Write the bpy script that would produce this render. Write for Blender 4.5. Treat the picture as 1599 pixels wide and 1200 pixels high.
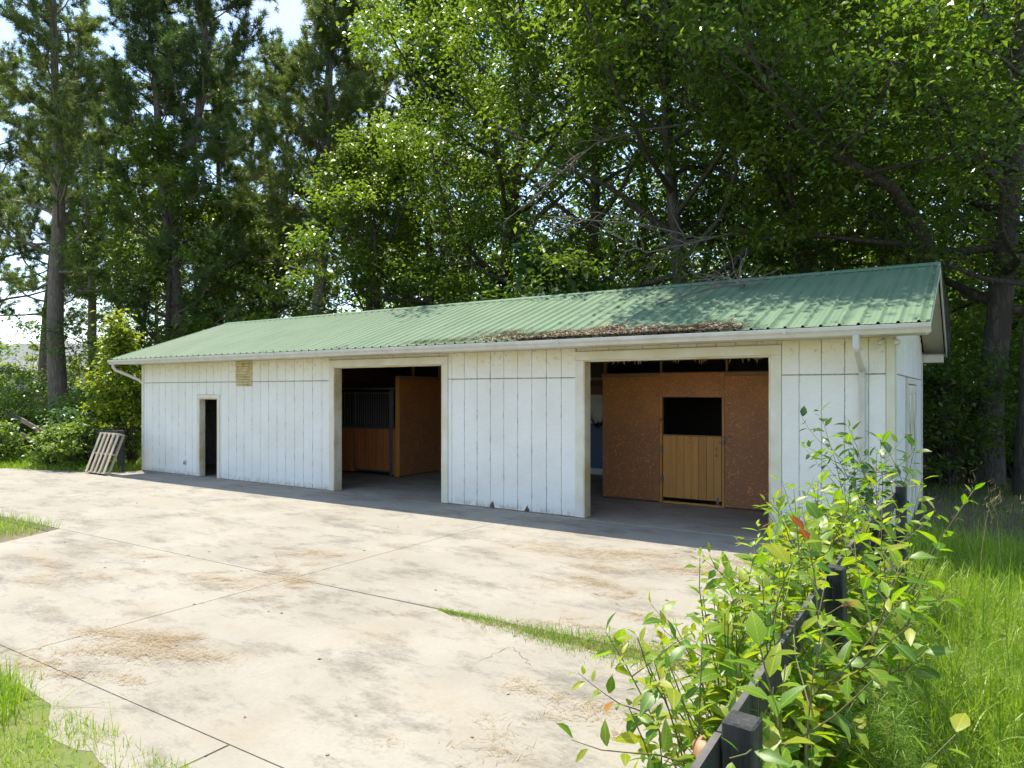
import bpy, bmesh, math
import numpy as np
from mathutils import Vector, Matrix

scene = bpy.context.scene
for o in list(bpy.data.objects):
    bpy.data.objects.remove(o)
COL = scene.collection

# ------------------------------------------------------------------ camera
CAM = Vector((0.91, -10.99, 2.19))
YAW = math.radians(33.0)
cd = bpy.data.cameras.new('camera')
cam = bpy.data.objects.new('camera', cd)
COL.objects.link(cam)
cam.location = CAM
cam.rotation_euler = (math.radians(90), 0, YAW)
cd.sensor_width = 36
cd.lens = 24.95
cd.shift_y = 0.0078
cd.clip_end = 600
cd.clip_start = 0.05
scene.camera = cam

# ------------------------------------------------------------------ sky, sun, exposure
TO_SUN = Vector((-1.17, 0.52, 3.09)).normalized()
SUN_EL = math.asin(TO_SUN.z)
SUN_AZ = math.atan2(TO_SUN.x, TO_SUN.y)
w = bpy.data.worlds.new('World')
scene.world = w
w.use_nodes = True
nt = w.node_tree
nt.nodes.clear()
wo = nt.nodes.new('ShaderNodeOutputWorld')
bg = nt.nodes.new('ShaderNodeBackground')
sky = nt.nodes.new('ShaderNodeTexSky')
sky.sky_type = 'NISHITA'
sky.sun_disc = False
sky.sun_elevation = SUN_EL
sky.sun_rotation = SUN_AZ
sky.air_density = 1.0
sky.dust_density = 0.7
tc = nt.nodes.new('ShaderNodeTexCoord')
mp = nt.nodes.new('ShaderNodeMapping')
mp.inputs['Scale'].default_value = (1, 1, 2.2)
cn = nt.nodes.new('ShaderNodeTexNoise')
cn.inputs['Scale'].default_value = 2.6
cn.inputs['Detail'].default_value = 8
cn.inputs['Roughness'].default_value = 0.58
cr = nt.nodes.new('ShaderNodeValToRGB')
cr.color_ramp.elements[0].position = 0.53
cr.color_ramp.elements[1].position = 0.70
mx = nt.nodes.new('ShaderNodeMixRGB')
mx.inputs[2].default_value = (2.7, 2.85, 3.1, 1)
nt.links.new(tc.outputs['Generated'], mp.inputs['Vector'])
nt.links.new(mp.outputs['Vector'], cn.inputs['Vector'])
nt.links.new(cn.outputs['Fac'], cr.inputs['Fac'])
nt.links.new(cr.outputs['Color'], mx.inputs[0])
nt.links.new(sky.outputs['Color'], mx.inputs[1])
nt.links.new(mx.outputs['Color'], bg.inputs['Color'])
bg.inputs['Strength'].default_value = 0.15
nt.links.new(bg.outputs['Background'], wo.inputs['Surface'])

sd = bpy.data.lights.new('sun', 'SUN')
sd.energy = 3.5
sd.angle = math.radians(0.53)
sd.color = (1.0, 0.93, 0.80)
sun = bpy.data.objects.new('sun', sd)
COL.objects.link(sun)
sun.rotation_euler = TO_SUN.to_track_quat('Z', 'Y').to_euler()
sun.location = (-20, 8, 50)

vs = scene.view_settings
vs.view_transform = 'Standard'
vs.look = 'None'
vs.gamma = 1
vs.use_curve_mapping = False
vs.exposure = 1.25
scene.cycles.use_adaptive_sampling = True
scene.cycles.adaptive_threshold = 0.025
scene.cycles.max_bounces = 6
scene.cycles.diffuse_bounces = 3
scene.cycles.glossy_bounces = 2
scene.cycles.transmission_bounces = 3

# ------------------------------------------------------------------ helpers
FWD = Vector((-math.sin(YAW), math.cos(YAW), 0))
RGT = Vector((math.cos(YAW), math.sin(YAW), 0))
F = 1108.0
HY = 612.5


def at(px, py, d):
    """a place in the world, d metres in front of the camera"""
    return CAM + FWD * d + RGT * ((px - 800) / F * d) + Vector((0, 0, (HY - py) / F * d))


def gnd(px, py, z=0.0):
    d = (CAM.z - z) * F / (py - HY)
    return at(px, py, d)


def base(px, d, z=0.0):
    p = at(px, HY, d)
    p.z = z
    return p


def tag(o, label=None, cat=None, group=None, kind=None):
    if label:
        o['label'] = label
    if cat:
        o['category'] = cat
    if group:
        o['group'] = group
    if kind:
        o['kind'] = kind
    return o


def world(o):
    m = o.matrix_basis.copy()
    if o.parent:
        m = world(o.parent) @ o.matrix_parent_inverse @ m
    return m


def adopt(o, parent):
    if parent is not None:
        o.parent = parent
        o.matrix_parent_inverse = world(parent).inverted()
    return o


def link(name, me, parent=None, matrix=None):
    o = bpy.data.objects.new(name, me)
    COL.objects.link(o)
    if matrix is not None:
        o.matrix_basis = matrix
    return adopt(o, parent)


def empty(name, loc=(0, 0, 0), parent=None):
    o = bpy.data.objects.new(name, None)
    o.empty_display_size = 0.2
    COL.objects.link(o)
    o.location = loc
    return adopt(o, parent)


def meshdata(name, V, Fc, mat, smooth=False, tint=None):
    """V (n,3) array, Fc uniform (m,k) array"""
    V = np.asarray(V, dtype=np.float32)
    me = bpy.data.meshes.new(name)
    if isinstance(Fc, np.ndarray):
        m, k = Fc.shape
        me.vertices.add(len(V))
        me.vertices.foreach_set('co', V.ravel())
        me.loops.add(m * k)
        me.loops.foreach_set('vertex_index', Fc.astype(np.int32).ravel())
        me.polygons.add(m)
        me.polygons.foreach_set('loop_start', np.arange(0, m * k, k, dtype=np.int32))
        me.update(calc_edges=True)
    else:
        me.from_pydata([tuple(v) for v in V], [], [tuple(f) for f in Fc])
        me.update()
    if smooth:
        me.polygons.foreach_set('use_smooth', np.ones(len(me.polygons), dtype=bool))
    if tint is not None:
        a = me.attributes.new('tint', 'FLOAT', 'FACE')
        a.data.foreach_set('value', np.asarray(tint, dtype=np.float32))
    if mat:
        me.materials.append(mat)
    return me


def mk(name, V, Fc, mat, parent=None, smooth=False, tint=None):
    return link(name, meshdata(name, V, Fc, mat, smooth, tint), parent)


_box = {}


def boxmesh(sx, sy, sz, mat, bevel):
    key = (round(sx, 4), round(sy, 4), round(sz, 4), mat.name, bevel)
    if key not in _box:
        bm = bmesh.new()
        bmesh.ops.create_cube(bm, size=1.0)
        for v in bm.verts:
            v.co = Vector((v.co.x * sx, v.co.y * sy, v.co.z * sz))
        if bevel:
            bmesh.ops.bevel(bm, geom=list(bm.edges), offset=min(bevel, 0.4 * min(sx, sy, sz)), segments=1, affect='EDGES')
        me = bpy.data.meshes.new('block')
        bm.to_mesh(me)
        bm.free()
        me.materials.append(mat)
        _box[key] = me
    return _box[key]


def box(name, x0, x1, y0, y1, z0, z1, mat, parent=None, bevel=0.004):
    me = boxmesh(abs(x1 - x0), abs(y1 - y0), abs(z1 - z0), mat, bevel)
    return link(name, me, parent, Matrix.Translation(((x0 + x1) / 2, (y0 + y1) / 2, (z0 + z1) / 2)))


def beam(name, p0, p1, wy, wz, mat, parent=None, bevel=0.004, roll=0.0):
    """a bar from p0 to p1, wy wide across, wz tall"""
    p0, p1 = Vector(p0), Vector(p1)
    d = p1 - p0
    L = d.length
    x = d.normalized()
    up = Vector((0, 0, 1)) if abs(x.z) < 0.99 else Vector((0, 1, 0))
    y = up.cross(x).normalized()
    z = x.cross(y)
    m = Matrix((x, y, z)).transposed().to_4x4()
    m.translation = (p0 + p1) / 2
    m = m @ Matrix.Rotation(roll, 4, 'X')
    return link(name, boxmesh(L, wy, wz, mat, bevel), parent, m)


class Tubes:
    def __init__(s):
        s.V, s.F, s.n = [], [], 0

    def add(s, pts, rad, sides=6):
        P = np.array([tuple(p) for p in pts], dtype=float)
        R = np.array(rad, dtype=float)
        n = len(P)
        T = np.gradient(P, axis=0)
        T /= np.linalg.norm(T, axis=1)[:, None] + 1e-9
        ref = np.array([0.31, 0.95, 0.05]) if abs(T[0, 2]) > 0.6 else np.array([0, 0, 1.0])
        A = np.cross(T, ref)
        A /= np.linalg.norm(A, axis=1)[:, None] + 1e-9
        B = np.cross(T, A)
        th = np.linspace(0, 2 * np.pi, sides, endpoint=False)
        ring = P[:, None, :] + R[:, None, None] * (np.cos(th)[None, :, None] * A[:, None, :] + np.sin(th)[None, :, None] * B[:, None, :])
        s.V.append(ring.reshape(-1, 3))
        i = np.arange(n - 1)[:, None] * sides
        j = np.arange(sides)[None, :]
        k = (j + 1) % sides
        q = np.stack([i + j, i + k, i + sides + k, i + sides + j], axis=-1).reshape(-1, 4) + s.n
        s.F.append(q)
        s.n += n * sides
        # end cap as a fan of quads collapsed on the tip
        tip = s.n
        s.V.append(P[-1:] + T[-1:] * R[-1])
        s.n += 1
        last = tip - sides
        jj = np.arange(0, sides)
        s.F.append(np.stack([last + jj, last + (jj + 1) % sides, np.full(sides, tip), np.full(sides, tip)], axis=-1))

    def build(s, name, mat, parent=None, smooth=True):
        V = np.concatenate(s.V)
        Fq = np.concatenate(s.F)
        deg = Fq[:, 2] == Fq[:, 3]
        faces = [tuple(f) for f in Fq[~deg]] + [tuple(f[:3]) for f in Fq[deg]]
        return mk(name, V, faces, mat, parent, smooth)


# ------------------------------------------------------------------ materials
def new_mat(name):
    m = bpy.data.materials.new(name)
    m.use_nodes = True
    n = m.node_tree
    n.nodes.clear()
    out = n.nodes.new('ShaderNodeOutputMaterial')
    b = n.nodes.new('ShaderNodeBsdfPrincipled')
    n.links.new(b.outputs[0], out.inputs['Surface'])
    return m, n, b, out


def N(n, t, **kw):
    x = n.nodes.new(t)
    for k, v in kw.items():
        if k in x.inputs:
            x.inputs[k].default_value = v
        else:
            setattr(x, k, v)
    return x


def coords(n, kind='Object', scale=(1, 1, 1), rot=(0, 0, 0)):
    m = N(n, 'ShaderNodeMapping')
    m.inputs['Scale'].default_value = scale
    m.inputs['Rotation'].default_value = rot
    if kind == 'World':
        g = N(n, 'ShaderNodeNewGeometry')
        n.links.new(g.outputs['Position'], m.inputs['Vector'])
    else:
        t = N(n, 'ShaderNodeTexCoord')
        n.links.new(t.outputs[kind], m.inputs['Vector'])
    return m.outputs['Vector']


def noise(n, vec, scale, detail=5, rough=0.55, lo=0.35, hi=0.65):
    t = N(n, 'ShaderNodeTexNoise', Scale=scale, Detail=detail, Roughness=rough)
    n.links.new(vec, t.inputs['Vector'])
    r = N(n, 'ShaderNodeMapRange')
    r.inputs['From Min'].default_value = lo
    r.inputs['From Max'].default_value = hi
    n.links.new(t.outputs['Fac'], r.inputs['Value'])
    return r.outputs['Result']


def mixc(n, fac, a, b, mode='MIX'):
    m = N(n, 'ShaderNodeMixRGB', blend_type=mode)
    for i, v in ((0, fac), (1, a), (2, b)):
        if hasattr(v, 'is_linked'):
            n.links.new(v, m.inputs[i])
        elif i == 0:
            m.inputs[0].default_value = v
        else:
            m.inputs[i].default_value = (*v, 1)
    return m.outputs[0]


def math_(n, op, a, b=0.0):
    m = N(n, 'ShaderNodeMath', operation=op, use_clamp=False)
    for i, v in ((0, a), (1, b)):
        if hasattr(v, 'is_linked'):
            n.links.new(v, m.inputs[i])
        else:
            m.inputs[i].default_value = v
    return m.outputs[0]


def bump(n, b, h, strength=0.3, dist=0.01):
    x = N(n, 'ShaderNodeBump', Strength=strength, Distance=dist)
    n.links.new(h, x.inputs['Height'])
    n.links.new(x.outputs['Normal'], b.inputs['Normal'])


def plain(name, c, c2=None, rough=0.6, scale=6.0, kind='Object', stretch=(1, 1, 1), metal=0.0, bmp=0.0, rnd=0.0, spec=0.5):
    m, n, b, out = new_mat(name)
    v = coords(n, kind, stretch)
    f = noise(n, v, scale, 6, 0.6)
    col = mixc(n, f, c, c2 if c2 else tuple(x * 0.75 for x in c))
    if rnd:
        oi = N(n, 'ShaderNodeObjectInfo')
        k = math_(n, 'ADD', math_(n, 'MULTIPLY', oi.outputs['Random'], rnd), 1 - rnd / 2)
        h = N(n, 'ShaderNodeHueSaturation')
        n.links.new(k, h.inputs['Value'])
        n.links.new(col, h.inputs['Color'])
        col = h.outputs[0]
    n.links.new(col, b.inputs['Base Color'])
    b.inputs['Roughness'].default_value = rough
    b.inputs['Metallic'].default_value = metal
    b.inputs['Specular IOR Level'].default_value = spec
    if bmp:
        bump(n, b, noise(n, v, scale * 4, 6, 0.6), bmp, 0.01)
    return m


def leaf_mat(name, dark, light, trans=0.35, rough=0.42, tcol=None, spec=0.5, rnd=0.0):
    m, n, b, out = new_mat(name)
    a = N(n, 'ShaderNodeAttribute', attribute_name='tint')
    fac = a.outputs['Fac']
    if rnd:
        oi = N(n, 'ShaderNodeObjectInfo')
        fac = oi.outputs['Random']
    col = mixc(n, fac, dark, light)
    if rnd:
        oc = N(n, 'ShaderNodeTexCoord')
        sp3 = N(n, 'ShaderNodeSeparateXYZ')
        n.links.new(oc.outputs['Object'], sp3.inputs[0])
        rib = N(n, 'ShaderNodeMapRange')
        rib.inputs['From Min'].default_value = 0.022
        rib.inputs['From Max'].default_value = 0.006
        n.links.new(math_(n, 'ABSOLUTE', sp3.outputs['Y']), rib.inputs['Value'])
        col = mixc(n, math_(n, 'MULTIPLY', rib.outputs[0], 0.45), col, tuple(min(1, x * 1.6 + .03) for x in light))
        vein = N(n, 'ShaderNodeMath', operation='SINE')
        n.links.new(math_(n, 'MULTIPLY', math_(n, 'SUBTRACT', sp3.outputs['X'], math_(n, 'ABSOLUTE', sp3.outputs['Y'])), 55.0), vein.inputs[0])
        col = mixc(n, math_(n, 'MULTIPLY', math_(n, 'ADD', vein.outputs[0], 1.0), 0.10), col, tuple(x * .45 for x in dark))
        blot = noise(n, coords(n, 'World'), 45.0, 4, .6, .58, .70)
        col = mixc(n, math_(n, 'MULTIPLY', blot, 0.15), col, (0.24, 0.19, 0.04))
    n.links.new(col, b.inputs['Base Color'])
    b.inputs['Roughness'].default_value = rough
    b.inputs['Specular IOR Level'].default_value = spec
    t = N(n, 'ShaderNodeBsdfTranslucent')
    tc_ = mixc(n, 1.0, col, tcol if tcol else (1.25, 1.35, 0.6), 'MULTIPLY')
    n.links.new(tc_, t.inputs['Color'])
    mxs = N(n, 'ShaderNodeMixShader')
    mxs.inputs[0].default_value = trans
    n.links.new(b.outputs[0], mxs.inputs[1])
    n.links.new(t.outputs[0], mxs.inputs[2])
    n.links.new(mxs.outputs[0], out.inputs['Surface'])
    return m


M = {}


def siding():
    m, n, b, out = new_mat('white_siding')
    ob = coords(n, 'Object')
    wd = coords(n, 'World')
    oi = N(n, 'ShaderNodeObjectInfo')
    sep = N(n, 'ShaderNodeSeparateXYZ')
    n.links.new(ob, sep.inputs[0])
    sw = N(n, 'ShaderNodeSeparateXYZ')
    n.links.new(wd, sw.inputs[0])
    base_ = mixc(n, noise(n, wd, 1.3, 4), (0.81, 0.79, 0.725), (0.75, 0.725, 0.65))
    # faint rough-sawn lines
    fine = noise(n, coords(n, 'World', (6, 6, 90)), 1.0, 4, 0.6)
    base_ = mixc(n, math_(n, 'MULTIPLY', fine, 0.25), base_, (0.52, 0.52, 0.50))
    # mildew that sits along the plank edges
    edge = N(n, 'ShaderNodeMapRange')
    edge.inputs['From Min'].default_value = 0.126
    edge.inputs['From Max'].default_value = 0.150
    n.links.new(math_(n, 'ABSOLUTE', sep.outputs['X']), edge.inputs['Value'])
    spots = noise(n, coords(n, 'World', (14, 14, 5)), 1.0, 6, 0.7, 0.50, 0.62)
    k = math_(n, 'MULTIPLY', edge.outputs[0], spots)
    base_ = mixc(n, math_(n, 'MULTIPLY', k, 0.5), base_, (0.17, 0.13, 0.08))
    # cobweb and wasp dirt plus painted bounce light high up, splash dirt at the foot
    top = N(n, 'ShaderNodeMapRange')
    top.inputs['From Min'].default_value = 2.45
    top.inputs['From Max'].default_value = 2.98
    n.links.new(sw.outputs['Z'], top.inputs['Value'])
    blot = noise(n, wd, 11.0, 8, 0.7, 0.56, 0.66)
    base_ = mixc(n, math_(n, 'MULTIPLY', math_(n, 'MULTIPLY', top.outputs[0], blot), 0.8), base_, (0.22, 0.15, 0.07))
    warm_bounce = noise(n, wd, 2.5, 5, 0.6, 0.3, 0.7)  # yellow of light bounced up under the eaves, put into the wall colour
    base_ = mixc(n, math_(n, 'MULTIPLY', math_(n, 'MULTIPLY', top.outputs[0], warm_bounce), 0.75), base_, (0.68, 0.58, 0.30))
    foot = N(n, 'ShaderNodeMapRange')
    foot.inputs['From Min'].default_value = 0.16
    foot.inputs['From Max'].default_value = 0.0
    n.links.new(sw.outputs['Z'], foot.inputs['Value'])
    base_ = mixc(n, math_(n, 'MULTIPLY', math_(n, 'MULTIPLY', foot.outputs[0], noise(n, wd, 9.0, 6, 0.7, 0.4, 0.6)), 0.7), base_, (0.25, 0.19, 0.12))
    n.links.new(base_, b.inputs['Base Color'])
    b.inputs['Roughness'].default_value = 0.65
    bump(n, b, fine, 0.25, 0.004)
    return m


def concrete(name, light, mid, dark, dirt):
    m, n, b, out = new_mat(name)
    wd = coords(n, 'World')
    big = noise(n, wd, 0.55, 7, 0.70, 0.40, 0.62)
    sx = noise(n, coords(n, 'World', (0.75, 1.5, 1), (0, 0, 0.35)), 1.15, 9, 0.78, 0.50, 0.63)
    col = mixc(n, big, light, mid)
    col = mixc(n, math_(n, 'MULTIPLY', sx, 0.65), col, dark)
    warm = noise(n, wd, 0.9, 6, 0.70, 0.52, 0.68)
    col = mixc(n, math_(n, 'MULTIPLY', warm, 0.5), col, dirt)
    grain = noise(n, wd, 28.0, 6, 0.75, 0.40, 0.68)
    gm = math_(n, 'MULTIPLY', grain, math_(n, 'ADD', math_(n, 'MULTIPLY', sx, 0.5), 0.12))
    col = mixc(n, gm, col, tuple(x * 0.55 for x in dark))
    spk = noise(n, wd, 55.0, 3, 0.5, 0.69, 0.73)
    col = mixc(n, math_(n, 'MULTIPLY', spk, 0.7), col, (0.07, 0.055, 0.04))
    n.links.new(col, b.inputs['Base Color'])
    b.inputs['Roughness'].default_value = 0.85
    bump(n, b, noise(n, wd, 30, 4, 0.75), 0.25, 0.006)
    return m


def osb(name, top_c, low_c):
    m, n, b, out = new_mat(name)
    wd = coords(n, 'World')
    d = N(n, 'ShaderNodeTexNoise', Scale=5.0, Detail=2)
    n.links.new(wd, d.inputs['Vector'])
    sv = N(n, 'ShaderNodeVectorMath', operation='MULTIPLY_ADD')
    n.links.new(d.outputs['Color'], sv.inputs[0])
    sv.inputs[1].default_value = (0.35, 0.35, 0.35)
    n.links.new(wd, sv.inputs[2])
    outs = []
    for rot, sc in (((0.3, 0.2, 0.7), (14, 14, 60)), ((0.9, 0.4, 0.2), (50, 20, 14)), ((0.1, 1.0, 0.5), (14, 44, 40))):
        mpp = N(n, 'ShaderNodeMapping')
        mpp.inputs['Scale'].default_value = sc
        mpp.inputs['Rotation'].default_value = rot
        n.links.new(sv.outputs[0], mpp.inputs['Vector'])
        v = N(n, 'ShaderNodeTexVoronoi', Scale=1.0)
        n.links.new(mpp.outputs[0], v.inputs['Vector'])
        s = N(n, 'ShaderNodeSeparateXYZ')
        n.links.new(v.outputs['Color'], s.inputs[0])
        outs.append(s.outputs[0])
    f = math_(n, 'MULTIPLY', math_(n, 'ADD', math_(n, 'ADD', outs[0], outs[1]), outs[2]), 0.3333)
    sw = N(n, 'ShaderNodeSeparateXYZ')
    n.links.new(wd, sw.inputs[0])
    wear = N(n, 'ShaderNodeMapRange')
    wear.inputs['From Min'].default_value = 2.0
    wear.inputs['From Max'].default_value = 0.9
    wn = math_(n, 'ADD', sw.outputs['Z'], math_(n, 'MULTIPLY', noise(n, wd, 2.2, 5), -0.8))
    n.links.new(wn, wear.inputs['Value'])
    c = mixc(n, wear.outputs[0], top_c, low_c)
    c = mixc(n, math_(n, 'MULTIPLY', f, 0.92), c, tuple(x * 0.45 for x in low_c))
    hi = N(n, 'ShaderNodeMapRange')
    hi.inputs['From Min'].default_value = 0.66
    hi.inputs['From Max'].default_value = 0.74
    n.links.new(f, hi.inputs['Value'])
    c = mixc(n, math_(n, 'MULTIPLY', hi.outputs[0], 0.5), c, tuple(min(1, x * 1.5) for x in top_c))
    n.links.new(c, b.inputs['Base Color'])
    b.inputs['Roughness'].default_value = 0.6
    bump(n, b, f, 0.2, 0.003)
    return m


def timber(name, c1, c2, axis='z', rough=0.6, rnd=0.25):
    sc = {'z': (18, 18, 1.2), 'x': (1.2, 18, 18), 'y': (18, 1.2, 18)}[axis]
    m, n, b, out = new_mat(name)
    v = coords(n, 'World', sc)
    f = noise(n, v, 1.0, 6, 0.65, 0.3, 0.7)
    col = mixc(n, f, c1, c2)
    kn = noise(n, coords(n, 'World', (5, 5, 4)), 1.0, 2, 0.4, 0.72, 0.78)
    col = mixc(n, kn, col, tuple(x * 0.3 for x in c2))
    oi = N(n, 'ShaderNodeObjectInfo')
    h = N(n, 'ShaderNodeHueSaturation')
    n.links.new(math_(n, 'ADD', math_(n, 'MULTIPLY', oi.outputs['Random'], rnd), 1 - rnd / 2), h.inputs['Value'])
    n.links.new(col, h.inputs['Color'])
    n.links.new(h.outputs[0], b.inputs['Base Color'])
    b.inputs['Roughness'].default_value = rough
    bump(n, b, f, 0.15, 0.003)
    return m


def roofmetal():
    m, n, b, out = new_mat('green_metal')
    wd = coords(n, 'World')
    st = noise(n, coords(n, 'World', (9, 0.7, 0.7)), 1.0, 5, 0.6, 0.3, 0.7)
    col = mixc(n, st, (0.102, 0.172, 0.104), (0.142, 0.215, 0.127))
    ch = noise(n, wd, 0.8, 5, 0.6, 0.4, 0.7)
    col = mixc(n, math_(n, 'MULTIPLY', ch, 0.4), col, (0.19, 0.25, 0.155))
    dirt = noise(n, wd, 3.0, 8, 0.7, 0.60, 0.72)
    col = mixc(n, math_(n, 'MULTIPLY', dirt, 0.35), col, (0.10, 0.10, 0.06))
    n.links.new(col, b.inputs['Base Color'])
    b.inputs['Roughness'].default_value = 0.62
    b.inputs['Specular IOR Level'].default_value = 0.15
    return m


def bark(name, c1, c2, sc=(9, 9, 1.6)):
    m, n, b, out = new_mat(name)
    v0 = coords(n, 'World', sc)
    v = N(n, 'ShaderNodeTexVoronoi', Scale=1.0, feature='DISTANCE_TO_EDGE')
    nz = N(n, 'ShaderNodeTexNoise', Scale=2.0, Detail=5)
    n.links.new(v0, nz.inputs['Vector'])
    ad = N(n, 'ShaderNodeVectorMath', operation='MULTIPLY_ADD')
    n.links.new(nz.outputs['Color'], ad.inputs[0])
    ad.inputs[1].default_value = (1.2, 1.2, 1.2)
    n.links.new(v0, ad.inputs[2])
    n.links.new(ad.outputs[0], v.inputs['Vector'])
    r = N(n, 'ShaderNodeMapRange')
    r.inputs['From Max'].default_value = 0.25
    n.links.new(v.outputs['Distance'], r.inputs['Value'])
    col = mixc(n, r.outputs[0], tuple(x * 0.4 for x in c1), c1)
    col = mixc(n, noise(n, coords(n, 'World'), 3.0, 6), col, c2)
    n.links.new(col, b.inputs['Base Color'])
    b.inputs['Roughness'].default_value = 0.9
    bump(n, b, r.outputs[0], 0.7, 0.03)
    return m


M['siding'] = siding()
M['groove'] = plain('groove_backing_board', (0.50, 0.48, 0.43), (0.36, 0.33, 0.27), 0.8, 12, 'World')  # greyish backing that shows in the gaps between siding boards
M['trim'] = plain('cream_trim', (0.68, 0.655, 0.56), (0.60, 0.55, 0.40), 0.6, 2.2, 'World')
M['jamb'] = plain('stained_jamb', (0.70, 0.65, 0.52), (0.52, 0.40, 0.20), 0.65, 1.6, 'World')
M['gutter'] = plain('gutter_enamel', (0.62, 0.60, 0.55), (0.52, 0.49, 0.42), 0.4, 3.0, 'World')
M['flash'] = plain('dirty_flashing', (0.46, 0.41, 0.32), (0.22, 0.17, 0.11), 0.7, 25, 'World')
M['vent'] = plain('stained_louvre', (0.66, 0.56, 0.34), (0.40, 0.30, 0.13), 0.6, 9, 'World')
M['roof'] = roofmetal()
M['dark_metal'] = plain('dark_steel', (0.10, 0.10, 0.10), (0.15, 0.14, 0.13), 0.45, 12, metal=0.2)
M['screw'] = plain('screw_rust', (0.05, 0.04, 0.03), (0.10, 0.06, 0.03), 0.6, 30)
M['concrete'] = concrete('weathered_concrete', (0.312, 0.286, 0.232), (0.260, 0.236, 0.188), (0.142, 0.127, 0.100), (0.275, 0.226, 0.150))
M['floor'] = concrete('barn_floor_concrete', (0.38, 0.325, 0.25), (0.32, 0.27, 0.205), (0.21, 0.175, 0.135), (0.29, 0.22, 0.14))
M['osb'] = osb('flake_board', (0.64, 0.245, 0.050), (0.39, 0.155, 0.060))
M['osb_dark'] = osb('dark_flake_board', (0.22, 0.10, 0.05), (0.20, 0.10, 0.055))  # darker brown flake board for the high panels
M['pine'] = timber('pine_boards', (0.58, 0.275, 0.060), (0.45, 0.185, 0.036))
M['stain'] = timber('stained_stall_boards', (0.62, 0.20, 0.055), (0.42, 0.12, 0.034))
M['stud'] = timber('framing_timber', (0.36, 0.20, 0.085), (0.26, 0.13, 0.05))
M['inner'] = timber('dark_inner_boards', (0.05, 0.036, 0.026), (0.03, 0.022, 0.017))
M['blue'] = plain('blue_wall_paint', (0.018, 0.05, 0.17), (0.014, 0.04, 0.14), 0.45, 3)
M['white_in'] = plain('white_wall_paint', (0.62, 0.60, 0.54), (0.52, 0.50, 0.44), 0.5, 3)
M['black'] = plain('black_fence_paint', (0.012, 0.013, 0.016), (0.050, 0.049, 0.047), 0.6, 14, 'World', (1, 1, 0.12), bmp=0.6)
M['grey_wood'] = timber('weathered_grey_wood', (0.40, 0.35, 0.29), (0.24, 0.19, 0.15), 'x')
M['worn'] = plain('worn_black_edge', (0.13, 0.12, 0.105), (0.035, 0.035, 0.035), 0.7, 7, 'World')
M['joint'] = plain('joint_grit', (0.135, 0.115, 0.085), (0.09, 0.075, 0.05), 0.95, 9, 'World')
M['pallet'] = timber('pallet_wood', (0.52, 0.43, 0.31), (0.34, 0.26, 0.18))
M['brown_rail'] = timber('brown_weathered_rail', (0.30, 0.20, 0.12), (0.19, 0.12, 0.075), 'x')
M['ground'] = plain('soil_and_leaf_litter', (0.14, 0.095, 0.05), (0.075, 0.07, 0.03), 0.95, 0.9, 'World', bmp=0.4)
M['turf'] = plain('green_turf', (0.10, 0.15, 0.025), (0.16, 0.16, 0.05), 0.95, 2.0, 'World', bmp=0.4)
M['dirt'] = plain('dry_soil', (0.19, 0.15, 0.09), (0.12, 0.105, 0.05), 0.95, 8.0, 'World', bmp=0.5)
M['pine_bark'] = bark('pine_bark', (0.25, 0.185, 0.145), (0.17, 0.14, 0.115))
M['oak_bark'] = bark('oak_bark', (0.105, 0.085, 0.065), (0.07, 0.06, 0.045), (7, 7, 2.2))
M['dead_wood'] = plain('dead_grey_wood', (0.22, 0.19, 0.155), (0.13, 0.11, 0.085), 0.85, 5, 'World')
M['oak'] = leaf_mat('oak_leaf', (0.075, 0.115, 0.018), (0.185, 0.238, 0.036), 0.48, 0.36, tcol=(1.55, 1.8, 0.65), spec=0.7)
M['oak_d'] = leaf_mat('dark_broad_leaf', (0.060, 0.122, 0.030), (0.175, 0.235, 0.050), 0.50, 0.34, tcol=(1.8, 1.9, 0.6), spec=0.7)
M['lime'] = leaf_mat('bright_broad_leaf', (0.13, 0.19, 0.02), (0.29, 0.33, 0.034), 0.48, 0.42, tcol=(1.6, 1.6, 0.6))
M['vine'] = leaf_mat('vine_leaf', (0.075, 0.14, 0.024), (0.20, 0.27, 0.04), 0.45, 0.42, tcol=(1.6, 1.7, 0.6))
M['bigleaf'] = leaf_mat('pale_large_leaf', (0.055, 0.125, 0.045), (0.12, 0.20, 0.06), 0.35, 0.38)
M['needle'] = leaf_mat('pine_needle', (0.075, 0.120, 0.030), (0.200, 0.240, 0.065), 0.40, 0.42, tcol=(1.4, 1.5, 0.7), spec=0.5)
M['cedar'] = leaf_mat('dark_conifer_spray', (0.05, 0.10, 0.03), (0.130, 0.180, 0.045), 0.38, 0.45, tcol=(1.4, 1.5, 0.7), spec=0.5)
M['weed'] = leaf_mat('weed_leaf', (0.075, 0.190, 0.014), (0.235, 0.360, 0.022), 0.50, 0.40, tcol=(1.6, 1.6, 0.5), rnd=1)
M['weed_y'] = leaf_mat('yellowing_weed_leaf', (0.155, 0.265, 0.016), (0.36, 0.385, 0.026), 0.50, 0.42, tcol=(1.5, 1.5, 0.5), rnd=1)
M['weed_d'] = leaf_mat('deep_green_leaf', (0.035, 0.095, 0.022), (0.075, 0.150, 0.030), 0.35, 0.36, rnd=1)
M['weed_r'] = leaf_mat('red_turning_leaf', (0.26, 0.06, 0.025), (0.36, 0.20, 0.035), 0.35, 0.45, tcol=(1.2, 1.0, 0.8), rnd=1)
M['grass'] = leaf_mat('meadow_grass', (0.135, 0.250, 0.018), (0.340, 0.455, 0.050), 0.45, 0.45, tcol=(1.35, 1.4, 0.6))
M['fennel'] = leaf_mat('feathery_weed', (0.12, 0.22, 0.02), (0.20, 0.30, 0.03), 0.40, 0.5)
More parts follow.
